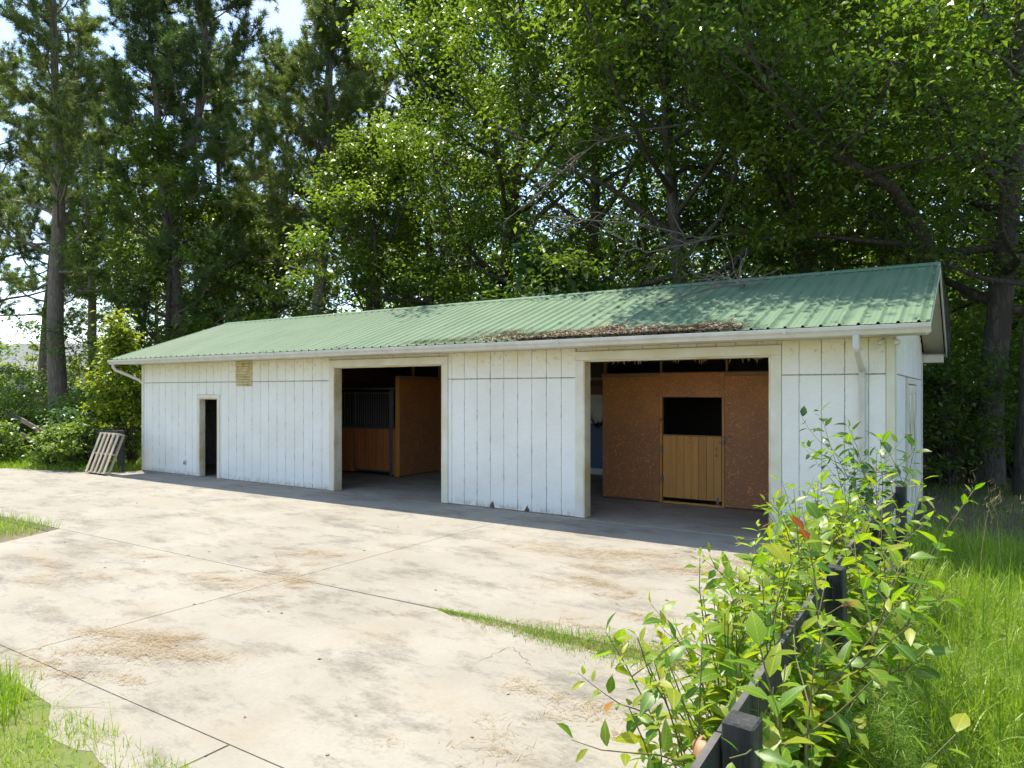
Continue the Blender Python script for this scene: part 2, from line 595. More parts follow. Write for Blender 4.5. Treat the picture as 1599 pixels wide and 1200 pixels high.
M['dry'] = leaf_mat('dry_stalk', (0.30, 0.22, 0.10), (0.46, 0.36, 0.18), 0.25, 0.7)
M['straw'] = leaf_mat('pine_straw', (0.22, 0.14, 0.065), (0.46, 0.35, 0.19), 0.1, 0.7, tcol=(1, 0.9, 0.7))
M['litter'] = leaf_mat('roof_litter', (0.18, 0.13, 0.09), (0.56, 0.46, 0.33), 0.1, 0.7, tcol=(1, 0.9, 0.7))
M['stem'] = plain('reddish_stem', (0.16, 0.10, 0.05), (0.12, 0.15, 0.04), 0.55, 6)
M['rot'] = plain('rotten_wood', (0.16, 0.09, 0.06), (0.09, 0.05, 0.035), 0.9, 25, 'World', bmp=0.5)
M['lamp'] = plain('lamp_glass', (0.70, 0.68, 0.55), (0.6, 0.58, 0.45), 0.25, 3)
M['barrel'] = plain('brown_barrel_side', (0.18, 0.12, 0.08), (0.11, 0.08, 0.06), 0.6, 7)
M['rim'] = plain('dark_blue_grey_lid', (0.05, 0.065, 0.085), (0.035, 0.045, 0.06), 0.5, 7)
M['house'] = plain('house_white_paint', (0.70, 0.71, 0.70), (0.62, 0.63, 0.62), 0.6, 1)
M['shingle'] = plain('grey_shingle', (0.22, 0.22, 0.23), (0.15, 0.15, 0.16), 0.9, 3)
M['glass'] = plain('dark_window_glass', (0.02, 0.025, 0.03), (0.03, 0.035, 0.04), 0.1, 2)

# ------------------------------------------------------------------ ground and paving
def prism(name, pts, z0, z1, mat, parent=None):
    n = len(pts)
    V = [(x, y, z1) for x, y in pts] + [(x, y, z0) for x, y in pts]
    Fc = [tuple(range(n)), tuple(range(2 * n - 1, n - 1, -1))]
    for i in range(n):
        j = (i + 1) % n
        Fc.append((i, i + n, j + n, j))
    a = sum(pts[i][0] * pts[(i + 1) % n][1] - pts[(i + 1) % n][0] * pts[i][1] for i in range(n))
    if a < 0:
        Fc = [f[::-1] for f in Fc]
    return mk(name, np.array(V), Fc, mat, parent)


def rough_line(p, q, n, amp, rng):
    out = []
    for i in range(n):
        t = i / n
        out.append((p[0] + (q[0] - p[0]) * t + rng.normal(0, amp) * (i > 0), p[1] + (q[1] - p[1]) * t + rng.normal(0, amp) * (i > 0)))
    return out


g = 400.0
tag(mk('ground', np.array([(-g, -g, -.07), (g, -g, -.07), (g, g, -.07), (-g, g, -.07)]), [(0, 1, 2, 3)], M['ground']), kind='structure')
r_ = np.random.default_rng(5)
mead = [(0.12, -14), (30, -14), (30, -0.5)] + rough_line((30, -0.5), (3, 1.2), 8, 0.4, r_) + rough_line((3, 1.2), (0.12, 0.2), 5, 0.1, r_)
tag(prism('meadow', mead, -.085, -.03, M['turf']), kind='structure')
lawn = [(-120, -60), (-11.2, -60), (-11.2, -5.45), (-24, -5.3), (-24.6, -3), (-22, -1.9), (-19.5, -0.95), (-18.6, -0.4), (-19, 3), (-40, 12), (-120, 40)]
tag(prism('lawn', lawn, -.085, -.034, M['turf']), kind='structure')
tag(prism('verge', [(-11.3, -12.5), (-2.9, -12.5), (-2.9, -8.42), (-11.3, -8.42)], -.085, -.003, M['turf']), kind='structure')
tag(prism('soil_bed', [(-11.9, -6.7), (-11.0, -6.6), (-10.9, -5.7), (-11.3, -5.2), (-13.8, -5.2), (-14, -6.4)], -.085, -.016, M['dirt']), kind='structure')

apron = prism('concrete_apron', [(-24.5, -2.6), (-19.4, -0.9), (-18.6, -0.16), (0.1, -0.16), (0.1, -11.5), (-2.8, -11.5), (-2.8, -8.4), (-11, -8.4), (-11, -5.6), (-24.2, -5.2)], -.08, -.005, M['joint'])
tag(apron, kind='structure')
J = 0.0055
r_ = np.random.default_rng(8)
slabs = [
    [(-5.8 + J, -5.4 + J), (0.15, -5.33), (0.15, -0.135), (-5.8 + J, -0.135)],
    [(-14.95 + J, -5.4 + J), (-5.8 - J, -5.4 + J), (-5.8 - J, -0.135), (-14.95 + J, -0.135)],
    [(-24.5, -5.25), (-14.95 - J, -5.4 + J), (-14.95 - J, -0.135), (-18.6, -0.135)] + rough_line((-18.75, -0.75), (-24.5, -2.5), 14, 0.05, r_),
    rough_line((-3.6, -5.4 - J), (0.15, -5.66), 14, 0.035, r_) + [(0.15, -5.68), (0.15, -8.25 + J), (-5.8 + J, -8.25 + J), (-5.8 + J, -5.4 - J)],
    rough_line((-5.8 - J, -8.25 + J), (-10.6, -8.25 + J), 6, 0.0, r_) + rough_line((-10.8, -8.2), (-11.05, -6.0), 8, 0.05, r_) + [(-11.35, -5.4 - J), (-5.8 - J, -5.4 - J)],
    [(-2.95, -11.5), (0.15, -11.5), (0.15, -8.25 - J), (-2.95, -8.25 - J)],
    rough_line((-11.0, -8.50), (-4.6, -8.54), 32, 0.025, r_) + rough_line((-4.5, -8.58), (-4.1, -8.80), 4, .015, r_) + rough_line((-4.05, -8.82), (-3.1, -8.78), 6, .02, r_) + [(-2.97, -8.74), (-2.97, -8.25 - J), (-11.0, -8.25 - J)],
]
for pts in slabs:
    prism('slab', pts, -.10, 0.0, M['concrete'], apron)

# hairline cracks
r_ = np.random.default_rng(21)
for px0, py0, px1, py1 in ((760, 822, 830, 832), (785, 828, 800, 816), (790, 985, 860, 1005), (745, 1035, 800, 1010), (800, 1010, 830, 1040), (20, 790, 48, 797)):
    a_, b_ = gnd(px0, py0), gnd(px1, py1)
    k = 12
    pts = [a_.lerp(b_, i / k) + Vector((r_.normal(0, .018), r_.normal(0, .018), 0)) * (0 < i < k) for i in range(k + 1)]
    nv = Vector((-(b_ - a_).y, (b_ - a_).x, 0)).normalized()
    V = []
    for i, q in enumerate(pts):
        h_ = .0022 * r_.uniform(.5, 1.3) * (1 if 0 < i < k else .2)
        V += [tuple(q + nv * h_ + Vector((0, 0, .0025))), tuple(q - nv * h_ + Vector((0, 0, .0025)))]
    mk('crack', np.array(V), [(2 * i, 2 * i + 1, 2 * i + 3, 2 * i + 2) for i in range(k)], M['rot'], apron)

# ------------------------------------------------------------------ barn
barn = empty('barn', (-9.25, 3.05, 0))
tag(barn, 'long white board barn with green metal roof, wide open bays and small side door', 'barn')
XL, YB, ZT = -18.5, 6.1, 2.95
OPEN = [(-15.85, -15.07, 2.03), (-10.90, -7.85, 2.74), (-4.74, -1.62, 2.74)]
floor = box('floor', XL, 0, -0.125, YB, -0.08, 0.006, M['floor'], barn, 0.003)

# --- front wall
bmw = []
wall = empty('front_wall', (0, 0, 0), barn)


def wallbox(parts, mat, name, parent):
    V, Fc = [], []
    for (x0, x1, y0, y1, z0, z1) in parts:
        k = len(V)
        V += [(x0, y0, z0), (x1, y0, z0), (x1, y1, z0), (x0, y1, z0), (x0, y0, z1), (x1, y0, z1), (x1, y1, z1), (x0, y1, z1)]
        Fc += [tuple(k + i for i in f) for f in ((0, 3, 2, 1), (4, 5, 6, 7), (0, 1, 5, 4), (1, 2, 6, 5), (2, 3, 7, 6), (3, 0, 4, 7))]
    return mk(name, np.array(V), Fc, mat, parent)


bpy.data.objects.remove(wall)
edges = [XL] + [e for o in OPEN for e in o[:2]] + [0.0]
parts = [(edges[i], edges[i + 1], 0.0, 0.1, 0.012, ZT + 0.2) for i in range(0, len(edges), 2)]
parts += [(a, b_, 0.0, 0.1, h, ZT + 0.2) for a, b_, h in OPEN]
wall = wallbox(parts, M['groove'], 'front_wall', barn)
TR = [0.09, 0.14, 0.155]      # trim widths round the openings
P = 0.3048
G = 0.0035


def boards(x0, x1, z0, z1):
    k = math.floor(x0 / P + 1e-6)
    x = x0
    while x < x1 - 0.02:
        nx = min((k + 1) * P, x1)
        if nx - x > 0.03:
            box('siding_board', x + G, nx - G, -0.014, -0.0005, z0, z1, M['siding'], wall, 0.003)
        x = nx
        k += 1


spans = []
prev = XL + 0.09
for (a, b_, h), t in zip(OPEN, TR):
    spans.append((prev, a - t))
    prev = b_ + t
spans.append((prev, -0.09))
for a, b_ in spans:
    boards(a, b_, 0.02, 2.432)
boards(XL + 0.09, OPEN[1][0] - TR[1], 2.448, ZT)
boards(OPEN[1][1] + TR[1], OPEN[2][0] - TR[2], 2.448, ZT)
boards(OPEN[2][1] + TR[2], -0.09, 2.448, ZT)
a, b_, h = OPEN[0]
boards(a - 0.09, b_ + 0.09, h + 0.095, 2.432)
for k in (1, 2):
    a, b_, h = OPEN[k]
    boards(a - TR[k], b_ + TR[k], h + 0.156, ZT)
for a, b_ in ((XL + 0.09, OPEN[1][0] - TR[1]), (OPEN[1][1] + TR[1], OPEN[2][0] - TR[2]), (OPEN[2][1] + TR[2], -0.09)):
    box('flashing_strip', a, b_, -0.021, -0.002, 2.4335, 2.4465, M['flash'], wall, 0.002)
box('corner_board', -0.088, 0.02, -0.028, -0.001, 0.015, ZT, M['trim'], wall)
box('corner_board', XL - 0.02, XL + 0.088, -0.028, -0.001, 0.015, ZT, M['trim'], wall)
for k, ((a, b_, h), t) in enumerate(zip(OPEN, TR)):
    fr = empty('x')
    bpy.data.objects.remove(fr)
    hd = 0.09 if k == 0 else 0.15
    top = box('door_frame', a - t, b_ + t, -0.030, -0.001, h, h + hd, M['trim'], barn)
    box('casing', a - t, a, -0.030, -0.001, 0.014, h - 0.002, M['trim'], top)
    box('casing', b_, b_ + t, -0.030, -0.001, 0.014, h - 0.002, M['trim'], top)
    box('jamb', a, a + 0.025, -0.028, 0.20 if k else 0.14, 0.010, h - 0.03, M['jamb'], top)
    box('jamb', b_ - 0.025, b_, -0.028, 0.20 if k else 0.14, 0.010, h - 0.03, M['jamb'], top)
    box('head_jamb', a + 0.001, b_ - 0.001, -0.027, 0.20 if k else 0.14, h - 0.028, h - 0.002, M['jamb'], top)
    if k:
        box('drip_cap', a - t - .01, b_ + t + .01, -0.040, -0.002, h + hd + 0.001, h + hd + 0.006, M['flash'], top, 0.001)
# rotten feet of two planks
for px_, hh in ((770, 0.16), (824, 0.10)):
    p = gnd(px_, 735 + (px_ - 221) * .1084)
    r_ = np.random.default_rng(px_)
    pts = [(p.x - .05, .02)] + [(p.x - .05 + .1 * i / 7 + r_.normal(0, .006), .03 + hh * math.sin(math.pi * (i + .6) / 8.2) ** 1.5 * r_.uniform(.55, 1.1)) for i in range(8)] + [(p.x + .05, .02)]
    V = [(x, -.0165, z) for x, z in pts] + [(x, -.013, z) for x, z in pts]
    n_ = len(pts)
    mk('rot_patch', np.array(V), [tuple(range(n_))[::-1]] + [(i, (i + 1) % n_, (i + 1) % n_ + n_, i + n_) for i in range(n_)], M['rot'], wall)
# louvre vent
vent = box('louvre_vent', -14.33, -13.71, -0.034, -0.0145, 2.33, ZT - 0.01, M['vent'], barn)
for i in range(9):
    z = 2.37 + i * 0.063
    beam('louvre', (-14.30, -0.043, z), (-13.74, -0.043, z), 0.045, 0.006, M['vent'], vent, 0.001, roll=0.7)
ob = box('outlet_box', -16.49, -16.41, -0.055, -0.0145, 0.28, 0.40, M['gutter'], barn, 0.006)
box('outlet_cover', -16.48, -16.42, -0.062, -0.0555, 0.29, 0.36, M['dark_metal'], ob, 0.002)

# --- other walls
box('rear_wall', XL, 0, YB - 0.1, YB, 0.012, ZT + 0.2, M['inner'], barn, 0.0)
SL = 0.3515


def zr(y):
    return 4.37 - SL * abs(y - 3.05)


for x0, x1, nm in ((-0.1, 0.0, 'side_wall'), (XL, XL + 0.1, 'side_wall')):
    prof = [(0.102, 0.012), (YB - 0.102, 0.012), (YB - 0.102, zr(YB) - 0.08), (3.05, zr(3.05) - 0.08), (0.102, zr(0) - 0.08)]
    V = [(x0, y, z) for y, z in prof] + [(x1, y, z) for y, z in prof]
    Fc = [(0, 1, 2, 3, 4)[::-1], (5, 6, 7, 8, 9)] + [(i, (i + 1) % 5, (i + 1) % 5 + 5, i + 5) for i in range(5)]
    sw_ = mk(nm, np.array(V), Fc, M['groove'], barn)
    xa, xb = (0.0005, 0.014) if x1 == 0.0 else (XL - 0.014, XL - 0.0005)
    for i in range(20):
        y0, y1 = 0.01 + i * P, min(0.01 + (i + 1) * P, YB)
        if x1 == 0.0 and y1 > 1.86 and y0 < 4.05:
            z0 = 2.40
        else:
            z0 = 0.02
        if z0 < 2:
            box('siding_board', xa, xb, y0 + G, y1 - G, z0, 2.432, M['siding'], sw_, 0.003)
        zt = min(zr(y0), zr(y1)) - 0.10
        box('siding_board', xa, xb, y0 + G, y1 - G, 2.448, zt, M['siding'], sw_, 0.003)
    box('flashing_strip', xa - (0.008 if x1 else 0.008), xb + 0.008, 0.0, YB, 2.4335, 2.4465, M['flash'], sw_, 0.001)
    if x1 == 0.0:
        box('corner_board', 0.0145, 0.034, 0.002, 0.10, 0.015, ZT, M['trim'], sw_)
        box('corner_board', 0.0145, 0.034, YB - 0.1, YB, 0.015, ZT, M['trim'], sw_)
        dr = box('side_door', 0.001, 0.03, 1.96, 3.95, 0.06, 2.30, M['siding'], barn)
        for y in (1.9, 3.96):
            box('casing', 0.001, 0.05, y - 0.05, y + 0.05, 0.02, 2.32, M['trim'], dr)
        box('casing', 0.001, 0.05, 1.85, 4.01, 2.322, 2.42, M['trim'], dr)
        for y in (2.02, 2.95, 3.88):
            box('stile', 0.0305, 0.055, y - 0.06, y + 0.06, 0.08, 2.28, M['trim'], dr)
        for z in (0.14, 1.15, 2.22):
            box('rail', 0.0305, 0.052, 2.085, 2.885, z - 0.06, z + 0.06, M['trim'], dr)
            box('rail', 0.0305, 0.052, 3.015, 3.815, z - 0.06, z + 0.06, M['trim'], dr)
        for ya, yb in ((2.1, 2.87), (3.03, 3.8)):
            beam('brace', (0.042, ya, 0.21), (0.042, yb, 1.08), 0.018, 0.1, M['trim'], dr)
            beam('brace', (0.042, yb, 1.22), (0.042, ya, 2.15), 0.018, 0.1, M['trim'], dr)

# --- roof
XR0, XR1, YE = -19.0, 0.45, -0.62
TH = math.atan(SL)
LS = (3.05 - YE) / math.cos(TH)
prof = []
for (y, dz) in ((YE + .03, -.03), (3.05, -.03), (2 * 3.05 - YE - .03, -.03)):
    prof.append((y, zr(y) + dz))
prof += [(y, z - 0.025) for y, z in prof[::-1]]
V = [(XR0 + .02, y, z) for y, z in prof] + [(XR1 - .02, y, z) for y, z in prof]
Fc = [(0, 1, 4, 5)[::1], (1, 2, 3, 4), (6, 11, 10, 7), (7, 10, 9, 8)] + [(i, i + 6, (i + 1) % 6 + 6, (i + 1) % 6) for i in range(6)]
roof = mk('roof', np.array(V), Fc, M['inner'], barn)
NP = 21
PW = (XR1 - XR0) / NP
pr = [(0, 0)]
for k in range(4):
    c = PW * (k + 0.5) / 4
    pr += [(c - .026, 0), (c - .011, .028), (c + .011, .028), (c + .026, 0)]
    if k < 3:
        for q in (-.035, .035):
            e = c + PW / 8 + q
            pr += [(e - .012, 0), (e, .0045), (e + .012, 0)]
pr += [(PW, 0)]
pr = np.array(pr)
n_ = len(pr)
V = np.concatenate([np.c_[pr[:, 0], np.zeros(n_), pr[:, 1]], np.c_[pr[:, 0], np.full(n_, LS), pr[:, 1]]])
i_ = np.arange(n_ - 1)
pm = meshdata('roof_panel', V, np.stack([i_, i_ + 1, i_ + 1 + n_, i_ + n_], -1), M['roof'])
for side in (0, 1):
    for k in range(NP):
        if side == 0:
            x, s, nn, o_ = Vector((1, 0, 0)), Vector((0, math.cos(TH), math.sin(TH))), Vector((0, -math.sin(TH), math.cos(TH))), Vector((XR0 + k * PW, YE, zr(YE)))
        else:
            x, s, nn, o_ = Vector((-1, 0, 0)), Vector((0, -math.cos(TH), math.sin(TH))), Vector((0, math.sin(TH), math.cos(TH))), Vector((XR1 - k * PW, 6.1 - YE, zr(YE)))
        m = Matrix((x, s, nn)).transposed().to_4x4()
        m.translation = o_
        link('roof_panel', pm, roof, m)
# ridge cap
V = []
for x in (XR0 - .01, XR1 + .01):
    V += [(x, 3.05 - .17, zr(3.05 - .17) + .012), (x, 3.05 - .15, zr(3.05 - .15) + .034), (x, 3.05 - .03, zr(3.05) + .026), (x, 3.05 + .03, zr(3.05) + .026), (x, 3.05 + .15, zr(3.05 - .15) + .034), (x, 3.05 + .17, zr(3.05 - .17) + .012)]
mk('ridge_cap', np.array(V), [(i, i + 6, i + 7, i + 1) for i in range(5)], M['roof'], roof)
for x0, x1 in ((XR0 - .012, XR0 + .035), (XR1 - .035, XR1 + .012)):
    for sgn in (1, -1):
        yA, yB = (YE, 3.05 - .16) if sgn == 1 else (6.1 - YE, 3.05 + .16)
        beam('verge_trim', ((x0 + x1) / 2, yA, zr(yA) + .012), ((x0 + x1) / 2, yB, zr(yB) + .012), 0.047, 0.03, M['roof'], roof)
        beam('barge_board', ((x0 + x1) / 2, yA + .02 * sgn, zr(yA) - .085), ((x0 + x1) / 2, yB + .1 * sgn, zr(yB + .1 * sgn) - .085), 0.022, 0.15, M['gutter'], roof)
# screws
sc_ = []
r_ = np.random.default_rng(3)
for k in range(NP * 4):
    x = XR0 + PW * (k + .5) / 4 + 0.04
    for u in np.linspace(0.10, LS - .25, 6):
        y = YE + u * math.cos(TH) + r_.normal(0, .01)
        sc_.append((x + r_.normal(0, .005), y, zr(y) + .002))
V, Fc = [], []
for (x, y, z) in sc_:
    k = len(V)
    V += [(x - .008, y, z), (x, y - .008, z - .003), (x + .008, y, z), (x, y + .008, z + .003), (x, y, z + .009)]
    Fc += [(k, k + 1, k + 4), (k + 1, k + 2, k + 4), (k + 2, k + 3, k + 4), (k + 3, k, k + 4)]
tag(mk('screws', np.array(V), Fc, M['screw'], roof), kind='stuff')
# eaves: fascia, soffit, gutter
for yo, sgn in ((0.0, 1), (6.1, -1)):
    ya, yb = sorted((yo - sgn * .575, yo - sgn * .555))
    box('fascia', XR0 + .03, XR1 - .03, ya, yb, 2.945, zr(YE) - .04, M['gutter'], roof)
    ya, yb = sorted((yo - sgn * .553, yo - sgn * .016))
    box('soffit', XR0 + .05, XR1 - .05, ya, yb, ZT + .002, ZT + .014, M['trim'], roof, 0.0)
for xo, sgn in ((0.0, 1), (XL, -1)):
    for s2 in (1, -1):
        yA, yB = (YE + .1, 3.045) if s2 == 1 else (6.2 - YE - .2, 3.055)
        xa, xb = (.036, XR1 - .05) if sgn == 1 else (XR0 + .05, XL - .036)
        beam('rake_soffit', ((xa + xb) / 2, yA, zr(yA) - .095), ((xa + xb) / 2, yB, zr(yB) - .095), abs(xb - xa), .012, M['trim'], roof, 0.0)
    xa, xb = (.036, XR1 - .06) if sgn == 1 else (XR0 + .06, XL - .036)
    box('eave_return', xa, xb, 6.12, 6.64, 2.80, 2.949, M['trim'], roof)
gp = [(-.583, 3.062), (-.583, 2.947), (-.650, 2.942), (-.672, 2.985), (-.700, 3.015), (-.706, 3.060), (-.694, 3.063)]
gi = [(-.588, 3.062), (-.588, 2.952), (-.648, 2.947), (-.668, 2.989), (-.695, 3.018), (-.701, 3.055), (-.694, 3.0585)]
ring = gp + gi[::-1]
n_ = len(ring)
V = [(XR0 - .02, y, z) for y, z in ring] + [(XR1 + .02, y, z) for y, z in ring]
Fc = [(i, i + n_, (i + 1) % n_ + n_, (i + 1) % n_) for i in range(n_)]
gut = mk('gutter', np.array(V), Fc, M['gutter'], barn)
for x in (XR0 - .02, XR1 + .02):
    mk('end_cap', np.array([(x, y, z) for y, z in gp]), [tuple(range(len(gp)))], M['gutter'], gut)
for k in range(5):
    x = XR0 + 3.3 + k * 3.6
    box('gutter_joint', x, x + .04, -.709, -.700, 2.99, 3.064, M['gutter'], gut, 0.001)
dsp = box('downspout', -.425, -.345, -.685, -.625, 2.74, 2.945, M['gutter'], barn, 0.012)
beam('elbow', (-.385, -.655, 2.755), (-.385, -.075, 2.49), 0.075, 0.058, M['gutter'], dsp, 0.012)
box('drop_pipe', -.425, -.345, -.080, -.018, 0.16, 2.53, M['gutter'], dsp, 0.012)
for q in (-.405, -.385, -.365):
    box('flute', q - .006, q + .006, -.0835, -.079, 0.18, 2.50, M['gutter'], dsp, 0.002)
    box('flute', q - .006, q + .006, -.6885, -.684, 2.76, 2.93, M['gutter'], dsp, 0.002)
for z in (0.7, 2.35):
    box('strap', -.440, -.330, -.086, -.0145, z, z + .03, M['gutter'], dsp, 0.001)
beam('shoe', (-.385, -.05, 0.17), (-.385, -.22, 0.06), 0.075, 0.058, M['gutter'], dsp, 0.012)
tb = Tubes()
tb.add([(-18.86, -.63, 2.95), (-18.86, -.62, 2.86), (-18.85, -.56, 2.79), (-18.72, -.3, 2.66), (-18.60, -.06, 2.53), (-18.57, .05, 2.44), (-18.57, .10, 2.30), (-18.57, .10, 0.1)], [.043] * 8, 10)
ds2 = tb.build('downspout', M['gutter'], barn)
for z in (0.6, 2.0):
    box('strap', -18.62, -18.515, .05, .15, z, z + .03, M['gutter'], ds2, 0.001)
# twin floodlight under the soffit
fx = box('floodlight', -.10, 0.02, -.20, -.08, ZT - .03, ZT + .001, M['gutter'], barn, 0.006)
for p0, p1, c in (((-.10, -.17, 2.91), (-.155, -.30, 2.84), 'gutter'), ((.0, -.16, 2.91), (.085, -.24, 2.84), 'lamp')):
    p0, p1 = Vector(p0), Vector(p1)
    q = [p0 + (p1 - p0) * t for t in (-.25, 0, .05, .35, .5, .8, 1.0)]
    tb = Tubes()
    tb.add(q, [.010, .012, .022, .025, .034, .044, .004], 12)
    tb.build('lamp_head', M[c], fx)

# --- inside: right stall front of flake board with a half door
YS = 2.36
sf = box('stall_front', -5.55, -0.10, YS + .012, YS + .05, 2.50, 2.575, M['stud'], barn)
for a, b_ in ((-5.52, -4.285), (-2.995, -1.78), (-1.777, -0.11)):
    box('flake_board', a, b_, YS, YS + .011, 0.03, 2.497, M['osb'], sf, 0.002)
box('flake_board', -4.282, -2.998, YS, YS + .011, 2.09, 2.56, M['osb'], sf, 0.002)
for a in (-4.28, -3.05):
    box('door_post', a, a + .05, YS - .004, YS + .09, 0.01, 2.088, M['pine'], sf)
box('sill', -4.22, -3.06, YS + .005, YS + .05, 0.008, 0.05, M['pine'], sf)
box('ledger', -5.53, -4.30, YS - .02, YS - .001, 2.50, 2.56, M['stud'], sf)
box('ledger', -2.99, -0.12, YS - .02, YS - .001, 2.515, 2.56, M['stud'], sf)
for x in (-5.52, -4.3, -3.0, -1.78, -0.16):
    box('stud', x, x + .04, YS + .06, YS + .15, 2.58, zr(YS) - .1, M['stud'], sf)
    box('stud', x, x + .04, YS + .055, YS + .145, 0.01, 2.498, M['stud'], sf)
hd = box('half_door', -4.215, -3.06, YS + .026, YS + .05, 0.14, 1.33, M['stud'], barn)
xs = [-4.215, -3.935, -3.79, -3.645, -3.50, -3.345, -3.205, -3.06]
for a, b_ in zip(xs[:-1], xs[1:]):
    box('plank', a + .002, b_ - .002, YS + .002, YS + .0255, 0.125, 1.335, M['pine'], hd, 0.003)
box('ledge', -4.215, -2.86, YS - .03, YS + .045, 1.337, 1.360, M['stud'], hd)
for z in (0.42, 1.0):
    box('hinge', -4.262, -4.20, YS - .010, YS + .001, z, z + .13, M['dark_metal'], hd, 0.003)
box('latch', -3.10, -2.97, YS - .016, YS - .001, 1.22, 1.255, M['dark_metal'], hd, 0.003)
box('latch_keeper', -3.035, -2.995, YS - .03, YS - .017, 1.19, 1.285, M['dark_metal'], hd, 0.003)
tb = Tubes()
tb.add([(-3.15, YS + .001, 1.13), (-3.15, YS - .03, 1.12), (-3.15, YS - .035, 1.05), (-3.15, YS - .03, 0.985), (-3.15, YS + .001, 0.975)], [.009] * 5, 6)
tb.build('handle', M['dark_metal'], hd)
tb = Tubes()
tb.add([(-3.13, YS + .0, .065), (-3.13, YS + .012, .065), (-3.13, YS + .03, .065)], [.05, .055, .05], 12)
tb.build('caster', M['dark_metal'], hd)
box('caster_fork', -3.155, -3.105, YS - .002, YS + .024, 0.07, 0.19, M['dark_metal'], hd, 0.003)

# --- inside: painted rear wall seen past the stall
pw = box('painted_wall', -11.3, -5.58, YB - .125, YB - .101, 1.39, 2.12, M['white_in'], barn, 0.002)
box('wainscot', -11.3, -5.58, YB - .126, YB - .101, 0.17, 1.36, M['blue'], pw, 0.002)
box('chair_rail', -11.3, -5.58, YB - .150, YB - .101, 1.362, 1.388, M['white_in'], pw, 0.002)
box('baseboard', -11.3, -5.58, YB - .140, YB - .101, 0.01, 0.168, M['white_in'], pw, 0.002)
box('upper_board', -11.3, -5.58, YB - .123, YB - .101, 2.122, 2.35, M['osb_dark'], pw, 0.002)
box('ledger', -11.3, -5.58, YB - .15, YB - .101, 2.50, 2.58, M['stud'], pw, 0.002)

box('stall_side', -5.56, -5.525, YS + .16, YB - .155, 0.01, 2.9, M['inner'], barn, 0.0)

# --- inside: left stall with barred sliding door, flake board side
XS, YF = -11.40, 2.69
sp = box('stall_side', XS - .05, XS - .012, YF + .06, YB - .13, 2.49, 2.56, M['stud'], barn)
for y0, y1 in ((YF + .01, YF + 1.21), (YF + 1.213, YF + 2.43), (YF + 2.433, YB - .13)):
    box('flake_board', XS - .011, XS, y0, y1, 0.03, 2.52, M['osb'], sp, 0.002)
box('end_post', XS - .13, XS + .003, YF - .03, YF + .006, 0.01, 2.56, M['pine'], sp)
box('top_plate', XS - .13, XS + .02, YF - .03, YB - .14, 2.562, 2.60, M['stud'], sp)
for y in (3.2, 4.3, 5.4):
    box('stud', XS - .05, XS - .012, y, y + .09, 2.602, zr(y) - .1, M['stud'], sp)
sd_ = box('sliding_stall_door', -13.0, -11.72, YF - .012, YF + .012, 0.10, 0.15, M['dark_metal'], barn)
box('rail', -13.0, -11.72, YF - .015, YF + .015, 1.22, 1.27, M['dark_metal'], sd_)
box('rail', -13.0, -11.72, YF - .015, YF + .015, 2.14, 2.18, M['dark_metal'], sd_)
for x in (-13.0, -11.76):
    box('stile', x, x + .04, YF - .018, YF + .018, 0.10, 2.20, M['dark_metal'], sd_)
nb = 9
for i in range(nb):
    a = -12.955 + i * (1.19 / nb)
    box('plank', a + .002, a + 1.19 / nb - .002, YF - .010, YF + .010, 0.152, 1.218, M['stain'], sd_, 0.004)
for i in range(1, 15):
    x = -12.96 + i * 0.0805
    tb = Tubes()
    tb.add([(x, YF, 1.27), (x, YF, 1.7), (x, YF, 2.14)], [.011] * 3, 6)
    tb.build('bar', M['dark_metal'], sd_)
fxs = box('fixed_stall_front', -16.0, -13.02, YF + .03, YF + .06, 1.22, 1.27, M['dark_metal'], barn)
box('rail', -16.0, -13.02, YF + .03, YF + .06, 2.14, 2.18, M['dark_metal'], fxs)
for i in range(14):
    a = -14.95 + i * .138
    box('plank', a + .002, a + .136, YF + .034, YF + .056, 0.05, 1.218, M['stain'], fxs, 0.004)
for i in range(18):
    x = -14.9 + i * .105
    tb = Tubes()
    tb.add([(x, YF + .045, 1.27), (x, YF + .045, 1.7), (x, YF + .045, 2.14)], [.011] * 3, 6)
    tb.build('bar', M['dark_metal'], fxs)
box('post', -11.71, -11.64, YF - .03, YF + .04, 0.01, 2.30, M['dark_metal'], fxs)
box('plank', -11.635, -11.535, YF - .01, YF + .01, 0.05, 1.24, M['stain'], fxs)
tb = Tubes()
tb.add([(-15.6, YF - .04, 2.28), (-13, YF - .04, 2.28), (-11.55, YF - .04, 2.28)], [.024] * 3, 8)
tb.build('track', M['dark_metal'], fxs)
tw = box('shade_partition', -14.42, -14.36, 0.11, YF + .02, 0.01, 2.95, M['inner'], barn, 0.0)  # unseen partition, added so the small doorway stays dark
r_ = np.random.default_rng(77)
bot = [(y, 2.47 + r_.normal(0, .02)) for y in np.linspace(YF + .1, YB - .12, 26)]
tops = [(y, zr(y) - .07) for y, z in bot[::-1]]
ring = bot + tops
n_ = len(ring)
V = [(-14.40, y, z) for y, z in ring] + [(-14.38, y, z) for y, z in ring]
mk('upper_flake_board', np.array(V), [tuple(range(n_)), tuple(range(2 * n_ - 1, n_ - 1, -1))] + [(i, i + n_, (i + 1) % n_ + n_, (i + 1) % n_) for i in range(n_)], M['osb_dark'], tw)
rf = empty('x')
bpy.data.objects.remove(rf)
tr0 = box('roof_framing', XL + .1, -.1, 3.03, 3.07, 4.15, 4.30, M['inner'], barn, 0.0)
